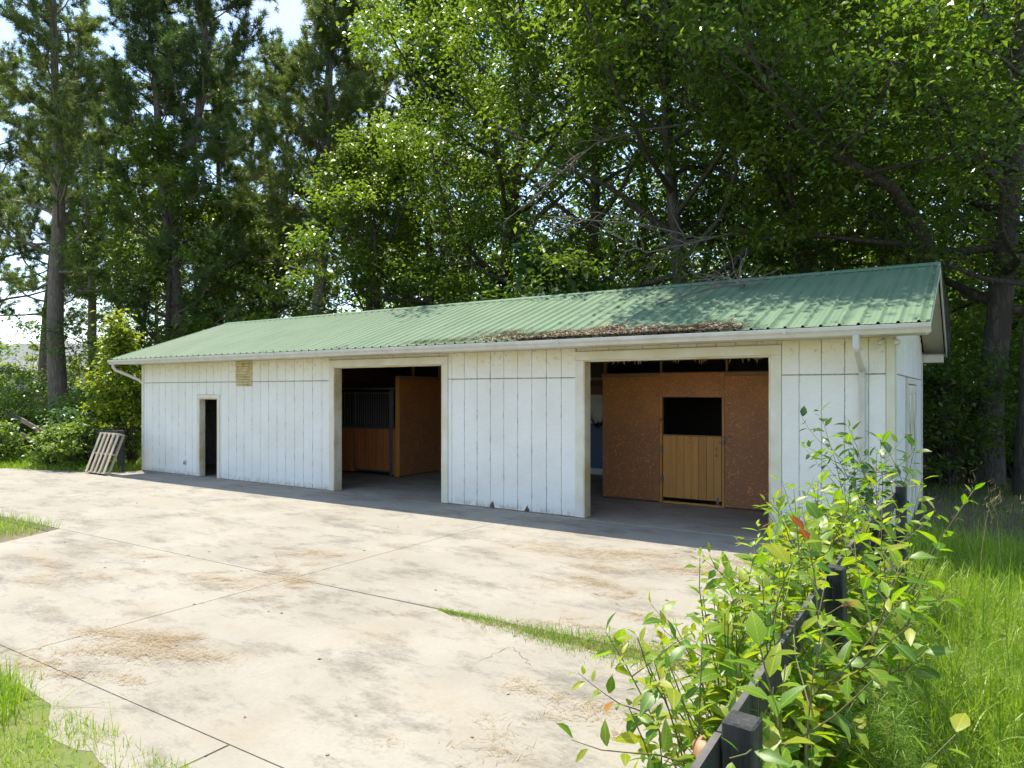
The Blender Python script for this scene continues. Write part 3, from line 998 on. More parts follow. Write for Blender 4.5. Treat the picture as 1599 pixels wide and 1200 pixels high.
for k in range(15):
    x = XL + .7 + k * 1.22
    for sgn in (1, -1):
        yA, yB = (0.1, 3.02) if sgn == 1 else (6.0, 3.08)
        beam('rafter', (x, yA, zr(yA) - .13), (x, yB, zr(yB) - .13), .038, .13, M['inner'], tr0, 0.0)
    box('tie_beam', x - .06, x - .022, 0.1, 6.0, 2.98, 3.10, M['inner'], tr0, 0.0)
# cobwebby chaff hanging under the head of the right bay
r_ = np.random.default_rng(12)
V, Fc = [], []
for i in range(46):
    c = r_.choice([-4.3, -3.9, -3.7, -3.15, -2.75, -2.4, -2.0, -1.75])
    x = c + r_.normal(0, .10)
    L = abs(r_.normal(0, .045)) + .015 + (.10 if abs(x + 2.72) < .015 else 0)
    y = 0.02 + r_.uniform(-.03, .12)
    k = len(V)
    V += [(x - .006, y, 2.712), (x + .006, y, 2.712), (x + r_.normal(0, .02), y + r_.normal(0, .01), 2.712 - L)]
    Fc.append((k, k + 1, k + 2))
tag(mk('hanging_chaff', np.array(V), Fc, M['dry'], barn, tint=r_.random(len(Fc))), kind='stuff')

# ------------------------------------------------------------------ plants: builders
def unit(a):
    return a / (np.linalg.norm(a, axis=-1, keepdims=True) + 1e-9)


def leaf_quads(C, D, Nn, L, Wd, fold=0.25):
    """folded diamond leaves: C base points, D directions, Nn rough normals"""
    D = unit(D)
    S = unit(np.cross(D, Nn))
    U = np.cross(S, D)
    L = L[:, None]
    Wd = Wd[:, None]
    a = C
    b = C + D * L * 0.45 + S * Wd * 0.5 + U * Wd * fold
    c = C + D * L - U * L * 0.12
    d = C + D * L * 0.45 - S * Wd * 0.5 + U * Wd * fold
    V = np.stack([a, b, c, d], 1).reshape(-1, 3)
    return V, np.arange(len(V)).reshape(-1, 4)


def scatter_leaves(cl, rad, n, ln, rng, flat=0.42, tintc=None, droop=0.2, wr=0.55):
    """n leaves spread over cluster centres cl (m,3)"""
    m = len(cl)
    wgt = rng.uniform(0.35, 1.3, m)
    idx = rng.choice(m, n, p=wgt / wgt.sum())
    off = rng.normal(0, 1, (n, 3)) * np.array([1, 1, flat]) * (rad * rng.uniform(0.6, 1.25, m))[idx][:, None] * 0.6
    C = cl[idx] + off
    az = rng.uniform(0, 2 * np.pi, n)
    D = np.stack([np.cos(az), np.sin(az), rng.normal(-droop, 0.45, n)], 1) + unit(off) * 0.6
    Nn = np.stack([rng.normal(0, .45, n), rng.normal(0, .45, n), np.ones(n)], 1)
    L = ln * rng.uniform(0.65, 1.25, n)
    V, Q = leaf_quads(C, D, Nn, L, L * wr * rng.uniform(.8, 1.2, n))
    ct = rng.normal(0.45, 0.13, m) if tintc is None else tintc
    tint = np.clip(ct[idx] + rng.normal(0, .17, n), 0, 1)
    return V, Q, tint


def polyline(p, d, L, n, rng, curl=0.12, up=0.0):
    pts = [np.array(p, float)]
    d = unit(np.array(d, float))
    for i in range(n):
        pts.append(pts[-1] + d * L / n)
        d = unit(d + rng.normal(0, curl, 3) + np.array([0, 0, up]))
    return pts


def sample(pts, t):
    f = t * (len(pts) - 1)
    i = min(int(f), len(pts) - 2)
    return pts[i] + (pts[i + 1] - pts[i]) * (f - i), unit(pts[i + 1] - pts[i])


def grow_limb(tb, p, d, L, r, rng, nsub, tips, up=0.05, curl=0.13, sub=0.42, twig=True, leaf_from=0.3):
    pts = polyline(p, d, L, 7, rng, curl, up)
    tb.add(pts, np.linspace(r, max(r * .18, .008), len(pts)), 6 if r > .06 else 5)
    for k in range(nsub):
        t = leaf_from + (1 - leaf_from) * (k + rng.uniform(.2, .8)) / nsub
        q, dd = sample(pts, min(t, .99))
        sd = unit(dd * .7 + unit(rng.normal(0, 1, 3)) * .9 + np.array([0, 0, .15]))
        sl = L * sub * (1.15 - .6 * t) * rng.uniform(.7, 1.25)
        sp_ = polyline(q, sd, sl, 4, rng, .18, .04)
        tb.add(sp_, np.linspace(max(r * .3 * (1.2 - t), .012), .006, 5), 4)
        for u in (.45, .75, 1.0):
            x, _ = sample(sp_, min(u, .999))
            tips.append(x)
        if twig:
            for j in range(2):
                x, d2 = sample(sp_, rng.uniform(.3, .9))
                tp = polyline(x, unit(d2 + unit(rng.normal(0, 1, 3)) * .9), sl * .45, 3, rng, .2)
                tb.add(tp, [.010, .008, .006, .004], 3)
                tips.append(tp[-1])
    tips.append(pts[-1])


def broadleaf(name, label, p, H, R, z0, nl, leafn, ln, lm, bm_, seed, r0, path=None, group=None, cat='tree', crad=.55, dead=None, tops=.97, lm2=None):
    rng = np.random.default_rng(seed)
    root = empty(name, p)
    tag(root, label, cat, group)
    p = np.array(p, float)
    tb, tips = Tubes(), []
    if path is None:
        tr = polyline(p, (rng.normal(0, .05), rng.normal(0, .05), 1), H, 9, rng, .045, .03)
    else:
        tr = [np.array(tuple(q), float) for q in path]
    rad = r0 * (1 - np.linspace(0, 1, len(tr)) * .86)
    rad[0] *= 1.25
    tb.add(tr, rad, 10)
    ga = rng.uniform(0, 6)
    for i in range(nl):
        s = (i + rng.uniform(.1, .9)) / nl
        t = z0 / H + (tops - z0 / H) * s
        q, dd = sample(tr, min(t, .995))
        ga += 2.4 + rng.normal(0, .3)
        el = math.radians(8 + 48 * s + rng.normal(0, 9))
        d = np.array([math.cos(ga) * math.cos(el), math.sin(ga) * math.cos(el), math.sin(el)])
        L = R * (max(0.30, math.sin(math.pi * (0.22 + .72 * s)) ** .7)) * rng.uniform(.8, 1.15)
        grow_limb(tb, q, d, L, r0 * (1 - .8 * t) * .48, rng, 6, tips)
    tb.build('trunk', bm_, root)
    tips = np.array(tips)
    V, Q, t = scatter_leaves(tips, crad, leafn, ln, rng)
    mk('crown', V, Q, lm, root, tint=t)
    if dead:
        for pts in dead:
            td = Tubes()
            pp = [np.array(tuple(q), float) for q in pts]
            L = sum(np.linalg.norm(pp[i + 1] - pp[i]) for i in range(len(pp) - 1))
            td.add(pp, np.linspace(.036, .010, len(pp)), 6)
            for k in range(14):
                q, dd = sample(pp, rng.uniform(.3, .98))
                bp = polyline(q, unit(dd * .8 + unit(rng.normal(0, 1, 3)) * .7 - np.array([0, 0, .1])), rng.uniform(.4, 1.3), 5, rng, .2, .0)
                td.add(bp, np.linspace(.016, .005, 6), 4)
                for j in range(3):
                    x, d2 = sample(bp, rng.uniform(.3, .9))
                    tp = polyline(x, unit(d2 + unit(rng.normal(0, 1, 3)) * .8), rng.uniform(.15, .5), 3, rng, .2)
                    td.add(tp, [.007, .006, .005, .003], 3)
            td.build('dead_limb', M['dead_wood'], root)
    return root


def needles(C, D, per, ln, wd, rng, spread=.9):
    n = len(C) * per
    c = np.repeat(C, per, 0) + rng.normal(0, .045, (n, 3))
    d = unit(np.repeat(D, per, 0) * .8 + unit(rng.normal(0, 1, (n, 3))) * spread)
    s = unit(np.cross(d, rng.normal(0, 1, (n, 3))))
    L = ln * rng.uniform(.7, 1.2, n)[:, None]
    V = np.stack([c - s * wd / 2, c + s * wd / 2, c + d * L + np.array([0, 0, -.02])], 1).reshape(-1, 3)
    return V, np.arange(len(V)).reshape(-1, 3)


def pine(name, label, p, H, R, z0, nl, seed, r0, lm=None, per=31, path=None, group='pines left of the barn', forks=None, ln=.30, wd=.030, nsub=9):
    rng = np.random.default_rng(seed)
    root = empty(name, p)
    tag(root, label, 'tree', group)
    p = np.array(p, float)
    tb = Tubes()
    stems = [polyline(p, (rng.normal(0, .03), rng.normal(0, .03), 1), H, 9, rng, .03, .03)] if path is None else [[np.array(tuple(q), float) for q in path]]
    rads = [r0 * (1 - np.linspace(0, 1, len(stems[0])) * .85)]
    rads[0][0] *= 1.2
    for fk in (forks or []):
        fk = [np.array(tuple(q), float) for q in fk]
        main = stems[0]
        fk[0] = min((sample(main, t)[0] for t in np.linspace(.05, .95, 60)), key=lambda q: abs(q[2] - fk[0][2]))
        stems.append(fk)
        rads.append(r0 * .72 * (1 - np.linspace(0, 1, len(fk)) * .85))
    C, D = [], []
    for st, rd in zip(stems, rads):
        tb.add(st, rd, 10)
        ga = rng.uniform(0, 6)
        n_l = nl if st is stems[0] else int(nl * .7)
        zlo = z0 if st is stems[0] else 2.0
        Hs = st[-1][2] - st[0][2]
        for i in range(n_l):
            s = (i + rng.uniform(.1, .9)) / n_l
            t = zlo / Hs + (.985 - zlo / Hs) * s
            q, dd = sample(st, t)
            ga += 2.4 + rng.normal(0, .4)
            el = math.radians(rng.normal(8, 10) + 40 * s)
            d = np.array([math.cos(ga) * math.cos(el), math.sin(ga) * math.cos(el), math.sin(el)])
            L = R * (1.05 - .72 * s) * rng.uniform(.55, 1.15)
            pts = polyline(q, d, L, 7, rng, .14, .07)
            tb.add(pts, np.linspace(max(r0 * .22 * (1 - .7 * s), .025), .010, 8), 5)
            for k in range(nsub):
                tt = .3 + .7 * (k + rng.uniform(.1, .9)) / nsub
                x, d1 = sample(pts, min(tt, .99))
                sd = unit(d1 * .6 + unit(rng.normal(0, 1, 3)) * .8 + np.array([0, 0, .35]))
                sl = rng.uniform(.5, 1.3)
                sp_ = polyline(x, sd, sl, 4, rng, .18, .1)
                tb.add(sp_, np.linspace(.016, .006, 5), 3)
                for u in (.35, .6, .8, .999):
                    y, d2 = sample(sp_, u)
                    C.append(y)
                    D.append(d2)
                    if rng.random() < .5:
                        C.append(y + rng.normal(0, .16, 3))
                        D.append(unit(d2 + rng.normal(0, .5, 3)))
            C.append(pts[-1])
            D.append(unit(pts[-1] - pts[-2]))
    tb.build('trunk', M['pine_bark'], root)
    C, D = np.array(C), np.array(D)
    V, T = needles(C, D, per, ln, wd, rng)
    ct = np.clip(rng.normal(.45, .2, len(C)), 0, 1)
    tint = np.clip(np.repeat(ct, per) + rng.normal(0, .12, len(C) * per), 0, 1)
    mk('crown', V, T, lm or M['needle'], root, tint=tint)
    return root


def shrub(name, label, p, H, R, leafn, ln, lm, seed, ncl=60, cat='shrub', group=None, crad=.35, bm_=None, zlo=.12, cone=False, wr=.6):
    rng = np.random.default_rng(seed)
    root = empty(name, p)
    tag(root, label, cat, group)
    p = np.array(p, float)
    tb = Tubes()
    cl = []
    for i in range(ncl):
        az = rng.uniform(0, 2 * np.pi)
        h = rng.uniform(zlo, 1)
        rr = R * ((1.05 - h) if cone else math.sqrt(max(.04, 1 - (2 * h - .9) ** 2 * .8))) * math.sqrt(rng.uniform(.15, 1)) * rng.uniform(.75, 1.2)
        c = p + np.array([math.cos(az) * rr, math.sin(az) * rr, h * H * rng.uniform(.86, 1.08)])
        cl.append(c)
        if i % 2 == 0:
            b0 = p + rng.normal(0, .06 * R, 3) * np.array([1, 1, 0])
            if cone:
                b0 = p + np.array([0, 0, h * H * .75])
            mid = (b0 * .5 + c * .5) + np.array([0, 0, .08 * H]) + rng.normal(0, .05, 3)
            tb.add([b0, mid, c], [.022, .014, .006], 4)
    if cone:
        tb.add([p, p + np.array([0.02, 0, H * .5]), p + np.array([0, 0.03, H * 1.0])], [.045, .03, .008], 6)
    tb.build('stems', bm_ or M['oak_bark'], root)
    V, Q, t = scatter_leaves(np.array(cl), crad, leafn, ln, rng, wr=wr)
    V[:, 2] = np.maximum(V[:, 2], 0.0)
    mk('foliage', V, Q, lm, root, tint=t)
    return root


def blades(P_, L, Wd, rng, lean=.35, bend=.6, wind=(0, 0)):
    n = len(P_)
    az = rng.uniform(0, 2 * np.pi, n)
    o = np.stack([np.cos(az), np.sin(az), np.zeros(n)], 1) * np.abs(rng.normal(0, 1, n))[:, None]
    o[:, 0] += wind[0]
    o[:, 1] += wind[1]
    fa = rng.uniform(0, 2 * np.pi, n)
    S = np.stack([np.cos(fa), np.sin(fa), np.zeros(n)], 1)
    rows = []
    for u, wf in ((0, 1.0), (.4, .85), (.75, .55), (1.0, .08)):
        off = o * (lean * u + bend * u * u)[..., None] if hasattr(u, 'shape') else o * (lean * u + bend * u * u)
        zz = u - .45 * bend * u * u * np.linalg.norm(o, axis=1)
        c = P_ + off * L[:, None] * .6
        c[:, 2] += np.maximum(zz, .12 * u) * L
        rows.append(c - S * (Wd * wf / 2)[:, None])
        rows.append(c + S * (Wd * wf / 2)[:, None])
    V = np.stack(rows, 1).reshape(-1, 3)
    b = (np.arange(n) * 8)[:, None]
    Q = np.concatenate([b + np.array([[0, 1, 3, 2]]), b + np.array([[2, 3, 5, 4]]), b + np.array([[4, 5, 7, 6]])], 0)
    return V, Q


def grass(name, label, P_, L, Wd, rng, lm, lean=.35, bend=.6, tint=None, wind=(0, 0)):
    V, Q = blades(P_, L, Wd, rng, lean, bend, wind)
    t = np.clip(rng.normal(.5, .22, len(P_)), 0, 1) if tint is None else tint
    o = mk(name, V, Q, lm, None, tint=np.tile(t, 3))
    return tag(o, label, 'grass', kind='stuff')


# single weed leaves, shared meshes
_leaf = {}


def leafmesh(kind, mat):
    key = (kind, mat)
    if key in _leaf:
        return _leaf[key]
    wmax, curl, fold = ((.40, .22, .22), (.46, .34, .15), (.34, .15, .32), (.55, .28, .18))[kind]
    rows = [(0.0, 0.0), (.12, .45), (.38, 1.0), (.68, .72), (1.0, 0.0)]
    V, Fc = [], []
    for t, wv in rows:
        z = .10 * t - curl * t * t
        if wv == 0:
            V.append((t, 0, z))
        else:
            hw = wmax * wv / 2
            V += [(t, hw, z + fold * hw), (t, 0, z), (t, -hw, z + fold * hw)]
    Fc = [(0, 2, 1), (0, 3, 2)]
    for k in (1, 4):
        Fc += [(k, k + 1, k + 4, k + 3), (k + 1, k + 2, k + 5, k + 4)]
    Fc += [(7, 8, 10), (8, 9, 10)]
    me = meshdata('leaf', np.array(V), Fc, M[mat], smooth=True)
    _leaf[key] = me
    return me


def weed(name, label, p, H, nst, spread, ln, nleaf, mats, seed, lean=(0, 0), group='leafy weeds along the black fence', side=2, cat='weed'):
    rng = np.random.default_rng(seed)
    root = empty(name, p)
    tag(root, label, cat, group)
    p = np.array(p, float)
    tb = Tubes()
    axes = []
    for s in range(nst):
        az = rng.uniform(0, 2 * np.pi)
        d = np.array([math.cos(az) * spread * rng.uniform(.3, 1) + lean[0], math.sin(az) * spread * rng.uniform(.3, 1) + lean[1], 1.0])
        L = H * rng.uniform(.72, 1.05) * (1.12 if s else 1.0)
        pts = polyline(p + rng.normal(0, .03, 3) * np.array([1, 1, 0]), d, L, 7, rng, .07, -.015)
        tb.add(pts, np.linspace(.0075, .0022, 8), 6)
        axes.append((pts, L, 1.0, .28))
        for k in range(side):
            q, dd = sample(pts, rng.uniform(.3, .85))
            sd = unit(dd * .6 + unit(rng.normal(0, 1, 3) * np.array([1, 1, .3])) * .8)
            sl = L * rng.uniform(.22, .45)
            sp_ = polyline(q, sd, sl, 5, rng, .1, .02)
            tb.add(sp_, np.linspace(.004, .0016, 6), 5)
            axes.append((sp_, sl, .85, .1))
    tb.build('stem', M['stem'], root)
    tot = sum(a[1] for a in axes)
    for pts, L, sc, t0 in axes:
        n = max(3, int(nleaf * L / tot))
        ga = rng.uniform(0, 6)
        for k in range(n):
            t = t0 + (1 - t0) * min(1.0, ((k + .5) / n) ** .8 * 1.04)
            q, dd = sample(pts, min(t, .999))
            ga += 2.4 + rng.normal(0, .25)
            a1 = unit(np.cross(dd, np.array([.3, .2, .9])))
            a2 = np.cross(dd, a1)
            o_ = a1 * math.cos(ga) + a2 * math.sin(ga)
            D = unit(o_ * 1.0 + dd * (.25 + .8 * max(0, t - .8) * 3) + np.array([0, 0, rng.normal(-.05, .2)]))
            up = np.array([0, 0, 1.0]) + rng.normal(0, .3, 3)
            Y = unit(np.cross(up, D))
            Z = np.cross(D, Y)
            s_ = ln * sc * rng.uniform(.42, 1.25) * (1.1 - .5 * t)
            u = rng.random()
            mt = mats[0] if u < .68 else (mats[1] if u < .994 else mats[2])
            m = Matrix(((D[0], Y[0], Z[0], q[0] + D[0] * .012), (D[1], Y[1], Z[1], q[1] + D[1] * .012), (D[2], Y[2], Z[2], q[2] + D[2] * .012), (0, 0, 0, 1))) @ Matrix.Scale(s_, 4)
            lo = bpy.data.objects.new('leaf', leafmesh(int(rng.integers(0, 4)), mt))
            COL.objects.link(lo)
            lo.parent = root
            lo.matrix_parent_inverse = Matrix.Translation(-Vector(root.location))
            lo.matrix_basis = m
    return root

# ------------------------------------------------------------------ black fence beside the camera
fence = empty('board_fence', (0.32, -6.0, 0))
tag(fence, 'black board fence with greyed board edges running up to the right barn corner', 'fence')
FP = [(0.40, -11.0), (0.345, -8.91), (0.30, -6.83), (0.30, -4.95), (0.31, -2.91)]
for x, y in FP:
    o = box('post', x - .046, x + .046, y - .046, y + .046, -.1, 1.25, M['black'], fence, 0.006)
    o.rotation_euler = (math.sin(y * 7) * .02, math.cos(y * 5) * .016, math.sin(y * 3) * .06)
r_ = np.random.default_rng(4)
for (xa, ya), (xb, yb) in zip(FP[:-1], FP[1:]):
    for zc in (1.12, 0.70, 0.28):
        ja, jb = r_.normal(0, .012, 2)
        rl = beam('rail', (xa - .060, ya + .002, zc + ja), (xb - .060, yb - .002, zc + jb), .024, .145, M['black'], fence, 0.004)
        beam('worn_edge', (xa - .060, ya + .01, zc + ja + .0745), (xb - .060, yb - .01, zc + jb + .0745),   .022, .003, M['worn'], rl, 0.0)

bp = base(1323, 8.0)
tb = Tubes()
tb.add([bp + Vector((0, 0, z)) for z in (0, .03, .2, .22, .4, .58, .60, .76)], [.17, .185, .19, .20, .195, .20, .19, .005], 20)
brl = empty('barrel', bp)
tag(brl, 'brown barrel with dark blue-grey lid half hidden behind the fence weeds', 'barrel')
tb.build('body', M['barrel'], brl)
tb = Tubes()
tb.add([bp + Vector((0, 0, z)) for z in (.755, .76, .80, .83, .838)], [.19, .205, .205, .19, .004], 20)
tb.build('lid', M['rim'], brl)

# ------------------------------------------------------------------ left fence end and pallet
lf = empty('paddock_fence', (-20.5, -0.5, 0))
tag(lf, 'old paddock fence with dark posts and tilted brown rails left of the barn', 'fence')
for x, y, h in ((-18.84, -.42, 1.13), (-20.55, -.55, 1.10), (-22.5, -.62, 1.05), (-25.2, -.3, 1.1)):
    box('post', x - .075, x + .075, y - .06, y + .06, -.08, h, M['black'], lf, 0.008)
beam('rail', (-18.82, -.50, 1.06), (-20.6, -.63, 1.05), .03, .14, M['black'], lf)
beam('rail', (-18.82, -.50, .55), (-20.6, -.63, .55), .03, .14, M['black'], lf)
beam('rail', (-22.55, -.70, .93), (-24.6, -.50, 1.30), .035, .15, M['brown_rail'], lf)
beam('rail', (-22.5, -.70, .52), (-24.6, -.52, .84), .035, .15, M['brown_rail'], lf)
beam('rail', (-24.3, -.46, 1.22), (-27.4, .2, 1.45), .035, .15, M['black'], lf)
beam('rail', (-20.6, -.63, 1.0), (-22.5, -.70, .72), .03, .14, M['black'], lf)

pal = empty('pallet', (0, 0, 0))
for i, (a, b_) in enumerate(((-.52, -.41), (-.28, -.17), (-.05, .05), (.17, .28), (.41, .52))):
    box('slat', a, b_, -.075, -.057, 0.0, 1.12, M['pallet'], pal, 0.003)
    if i % 2 == 0:
        box('slat', a + .01, b_ + .01, .057, .075, 0.0, 1.12, M['pallet'], pal, 0.003)
for z in (0.0, .52, 1.08):
    box('stringer', -.52, .52, -.056, .056, z, z + .04, M['pallet'], pal, 0.003)
ang = -.02
pl = gnd(152, 741)
pal.matrix_basis = Matrix.Translation(pl + Vector((0, 0, .02))) @ Matrix.Rotation(ang, 4, 'Z') @ Matrix.Rotation(-math.radians(21), 4, 'X')
tag(pal, 'weathered wooden pallet leaning on the dark fence post beside the barn corner', 'pallet')

# ------------------------------------------------------------------ far house
hs = empty('house', base(70, 72))
hp = base(70, 72)
HX = RGT
HYv = FWD


def hbox(name, u0, u1, v0, v1, z0, z1, mat, parent):
    c = hp + HX * ((u0 + u1) / 2) + HYv * ((v0 + v1) / 2) + Vector((0, 0, (z0 + z1) / 2))
    m = Matrix.Rotation(YAW, 4, 'Z')
    m.translation = c
    return link(name, boxmesh(u1 - u0, v1 - v0, z1 - z0, mat, 0.01), parent, m)


hbox('wall', -9, 6.5, 0, 8, 0, 4.6, M['house'], hs)
V = []
for u in (-9.6, 7.1):
    for v, z in ((-2.6, 4.3), (4, 7.4), (8.6, 4.3)):
        q = hp + HX * u + HYv * v
        V.append((q.x, q.y, z))
mk('roof', np.array(V), [(0, 3, 4, 1), (1, 4, 5, 2), (0, 1, 2), (3, 5, 4), (0, 2, 5, 3)], M['shingle'], hs)
for u in (-8.5, -5.5, -2.5, .5, 3.5, 6.2):
    hbox('porch_column', u - .13, u + .13, -2.3, -2.05, 0, 4.3, M['house'], hs)
hbox('porch_floor', -9, 6.5, -2.5, 0, 0, .5, M['house'], hs)
hbox('porch_railing', -9, 6.5, -2.4, -2.3, 1.2, 1.32, M['house'], hs)
for u in (-7, -4, 2, 5):
    wn = hbox('window', u - .65, u + .65, -.06, -.01, 1.4, 3.2, M['house'], hs)
    hbox('pane', u - .52, u - .03, -.08, -.062, 1.5, 3.1, M['glass'], wn)
    hbox('pane', u + .03, u + .52, -.08, -.062, 1.5, 3.1, M['glass'], wn)
hbox('door', -1.5, -.4, -.06, -.01, .5, 2.8, M['glass'], hs)
tag(hs, 'white porch house with grey roof far behind the left pine trunks', 'house')

# ------------------------------------------------------------------ pines on the left
pine('pine_tree', 'thick scaly pine trunk with wide limbs nearest the left edge', base(97, 32), 22, 5.2, 6.6, 40, 101, .43)
pine('pine_tree', 'slim dark pine trunk just left of the thickest pine', base(62, 41), 20, 4.6, 5.5, 34, 102, .34)
p3b = base(285, 31)
pine('pine_tree', 'dark dense conifer standing just past the left roof end', p3b, 20, 4.6, 3.6, 46, 103, .36, lm=M['cedar'], forks=[[p3b + Vector((.1, .1, 11)), p3b + Vector((.6, .3, 13.5)), p3b + Vector((.9, .5, 17)), p3b + Vector((1.0, .5, 20))]])
p4b = base(492, 31)
pine('pine_tree', 'tall forked pine with twin stems behind the middle of the roof', p4b, 20, 4.6, 7.0, 36, 104, .40,
     forks=[[p4b + Vector((0, .05, 7.6)), p4b + Vector((.42, .25, 9.5)), p4b + Vector((.55, .3, 13)), p4b + Vector((.7, .4, 19))]])
pine('pine_tree', 'thin straight pine left of the twin stemmed pine', base(417, 37), 20, 4.0, 5.0, 34, 105, .26)
pine('pine_tree', 'far pine with open crown right of the twin stemmed pine', base(572, 38), 20, 4.4, 6.0, 36, 106, .28)
pine('pine_tree', 'background pine in the gap between the two large left conifers', base(190, 44), 21, 4.8, 7.0, 34, 107, .30)
pine('pine_tree', 'background pine behind the dark dense conifer', base(352, 46), 22, 5.0, 5.0, 38, 108, .32)
pine('pine_tree', 'pine with low needles cut off by the left picture edge', base(-15, 38), 20, 5.5, 5.0, 36, 109, .36)

pine('pine_tree', 'pine standing between the thick pine and the dark conifer', base(150, 37), 21, 4.4, 6.5, 34, 111, .27)
pine('pine_tree', 'pine close behind the dark dense conifer on its right', base(335, 35), 19, 4.2, 5.0, 36, 112, .25)
pine('pine_tree', 'pine filling left of the tall sunlit oak', base(630, 36), 20, 4.6, 4.0, 40, 113, .27)

# ------------------------------------------------------------------ broadleaf trees behind the barn
OKB = M['oak_bark']
G2 = 'broadleaf trees behind the barn'
broadleaf('broadleaf_tree', 'lower sunlit bushy tree rising over the middle of the roof', base(590, 27.5), 10.2, 4.6, 1.8, 26, 23000, .17, M['oak'], OKB, 201, .20, group=G2)
broadleaf('broadleaf_tree', 'tall sunlit yellow-green oak right of the sky gap', base(775, 27), 19.5, 6.4, 2.6, 38, 46000, .18, M['oak'], OKB, 202, .34, group=G2)
broadleaf('broadleaf_tree', 'dense dark tree behind the big leaved shrub', base(905, 25), 18.5, 5.8, 2.6, 34, 34000, .17, M['oak_d'], OKB, 203, .28, group=G2)
b4 = [base(1305, 20.2), at(1285, 500, 20.1), at(1245, 370, 19.7), at(1197, 260, 19.2), at(1107, 140, 18.5), at(1040, 20, 18.0), at(985, -90, 17.7), at(960, -180, 17.6)]
broadleaf('broadleaf_tree', 'big oak whose leaning trunk slants up to the left over the roof', b4[0], 15.5, 5.8, 3.6, 34, 38000, .16, M['oak'], OKB, 204, .27, path=b4, group=G2,
          dead=[[at(1252, 395, 19.85), at(1180, 365, 18.6), at(1090, 372, 17.4), at(1010, 352, 16.6), at(930, 345, 16.2), at(850, 338, 16)],
                [at(1250, 386, 19.8), at(1160, 360, 18), at(1080, 380, 16.6), at(1010, 395, 16), at(950, 362, 15.8)],
                [at(1141, 185, 19.15), at(1000, 205, 18.6), at(930, 225, 18), at(870, 275, 17.4), at(835, 310, 17.2)]])
b5 = [base(1478, 17.5), at(1470, 470, 17.3), at(1445, 372, 16.9), at(1395, 295, 16.3), at(1330, 258, 15.6), at(1255, 205, 15.0), at(1190, 120, 14.6), at(1150, 20, 14.4)]
broadleaf('broadleaf_tree', 'dark tree arching left above the right roof end', b5[0], 11.0, 4.3, 5.0, 20, 14500, .15, M['oak_d'], OKB, 205, .20, path=b5, group=G2,
          )
broadleaf('broadleaf_tree', 'broad dark trunk standing behind the right barn end', base(1540, 17.2), 18, 5.6, 3.8, 32, 30000, .15, M['oak_d'], OKB, 206, .34, group=G2)
broadleaf('broadleaf_tree', 'slim dark trunk at the right picture edge', base(1600, 15.5), 16, 4.8, 4.2, 24, 20000, .14, M['oak_d'], OKB, 207, .20, group=G2)
broadleaf('broadleaf_tree', 'oak crown reaching out over the ridge of the right roof half', base(1085, 20.3), 17.5, 6.4, 2.8, 34, 36000, .16, M['oak'], OKB, 208, .28, group=G2)
broadleaf('broadleaf_tree', 'slender trunk between the arching tree and the broad dark trunk', base(1420, 21), 17, 5.0, 2.8, 30, 26000, .15, M['oak_d'], OKB, 209, .19, group=G2)
G3 = 'far wood behind the barn'
for i, (px_, d_, h_, lab) in enumerate(((690, 36, 23, 'hazy far tree filling behind the sunlit bushy tree'), (850, 37, 24, 'far tree behind the tall yellow-green oak'), (1010, 34, 22, 'far tree behind the dense dark tree'),
                                        (1160, 33, 21, 'far tree showing between the leaning oak and the oak over the ridge'), (1310, 31, 20, 'far tree behind the arching tree'), (1440, 30, 15, 'far tree left of the broad dark trunk'),
                                        (1580, 26, 19, 'far tree behind the broad dark trunk'), (1720, 24, 17, 'far tree beyond the right picture edge'), (240, 56, 14, 'far round tree behind the left conifers'), (440, 54, 15, 'far round tree behind the thin straight pine'))):
    broadleaf('broadleaf_tree', lab, base(px_, d_), h_, 6.4, 1.5, 34, 15000, .30, M['oak_d'] if px_ > 650 else M['oak'], OKB, 300 + i, .26, group=G3, crad=.8)

for i, (px_, d_, h_, R_, lab) in enumerate(((205, 33, 11, 4.0, 'leafy tree filling between the thick pine and the dark conifer'), (330, 34, 11.5, 4.2, 'leafy tree right of the dark conifer'), (265, 30, 13, 3.4, 'dark leafy tree grown into the dark conifer'), (430, 38, 10, 4.0, 'leafy tree behind the thin straight pine'))):
    broadleaf('broadleaf_tree', lab, base(px_, d_), h_, R_, 2.0, 24, 9500, .19, M['oak_d'] if i == 0 else M['oak'], OKB, 330 + i, .17, group='leafy trees among the pines', crad=.6)
rng = np.random.default_rng(340)
cl = []
for i in range(1500):
    px_ = rng.uniform(560, 1900)
    d_ = rng.uniform(40, 52)
    q = base(px_, d_)
    cl.append((q.x, q.y, abs(rng.normal(0, 1)) * 4.5 + rng.uniform(0, 6)))
for i in range(500):
    q = base(rng.uniform(-700, 560), rng.uniform(66, 84))
    cl.append((q.x, q.y, rng.uniform(0, 7.5)))
V, Q, t = scatter_leaves(np.array(cl), 1.5, 60000, .48, rng)
V[:, 2] = np.maximum(V[:, 2], 0)
tag(mk('far_wood', V, Q, M['oak_d'], None, tint=t), 'dark far wood closing the view behind the trees', 'wood', kind='stuff')

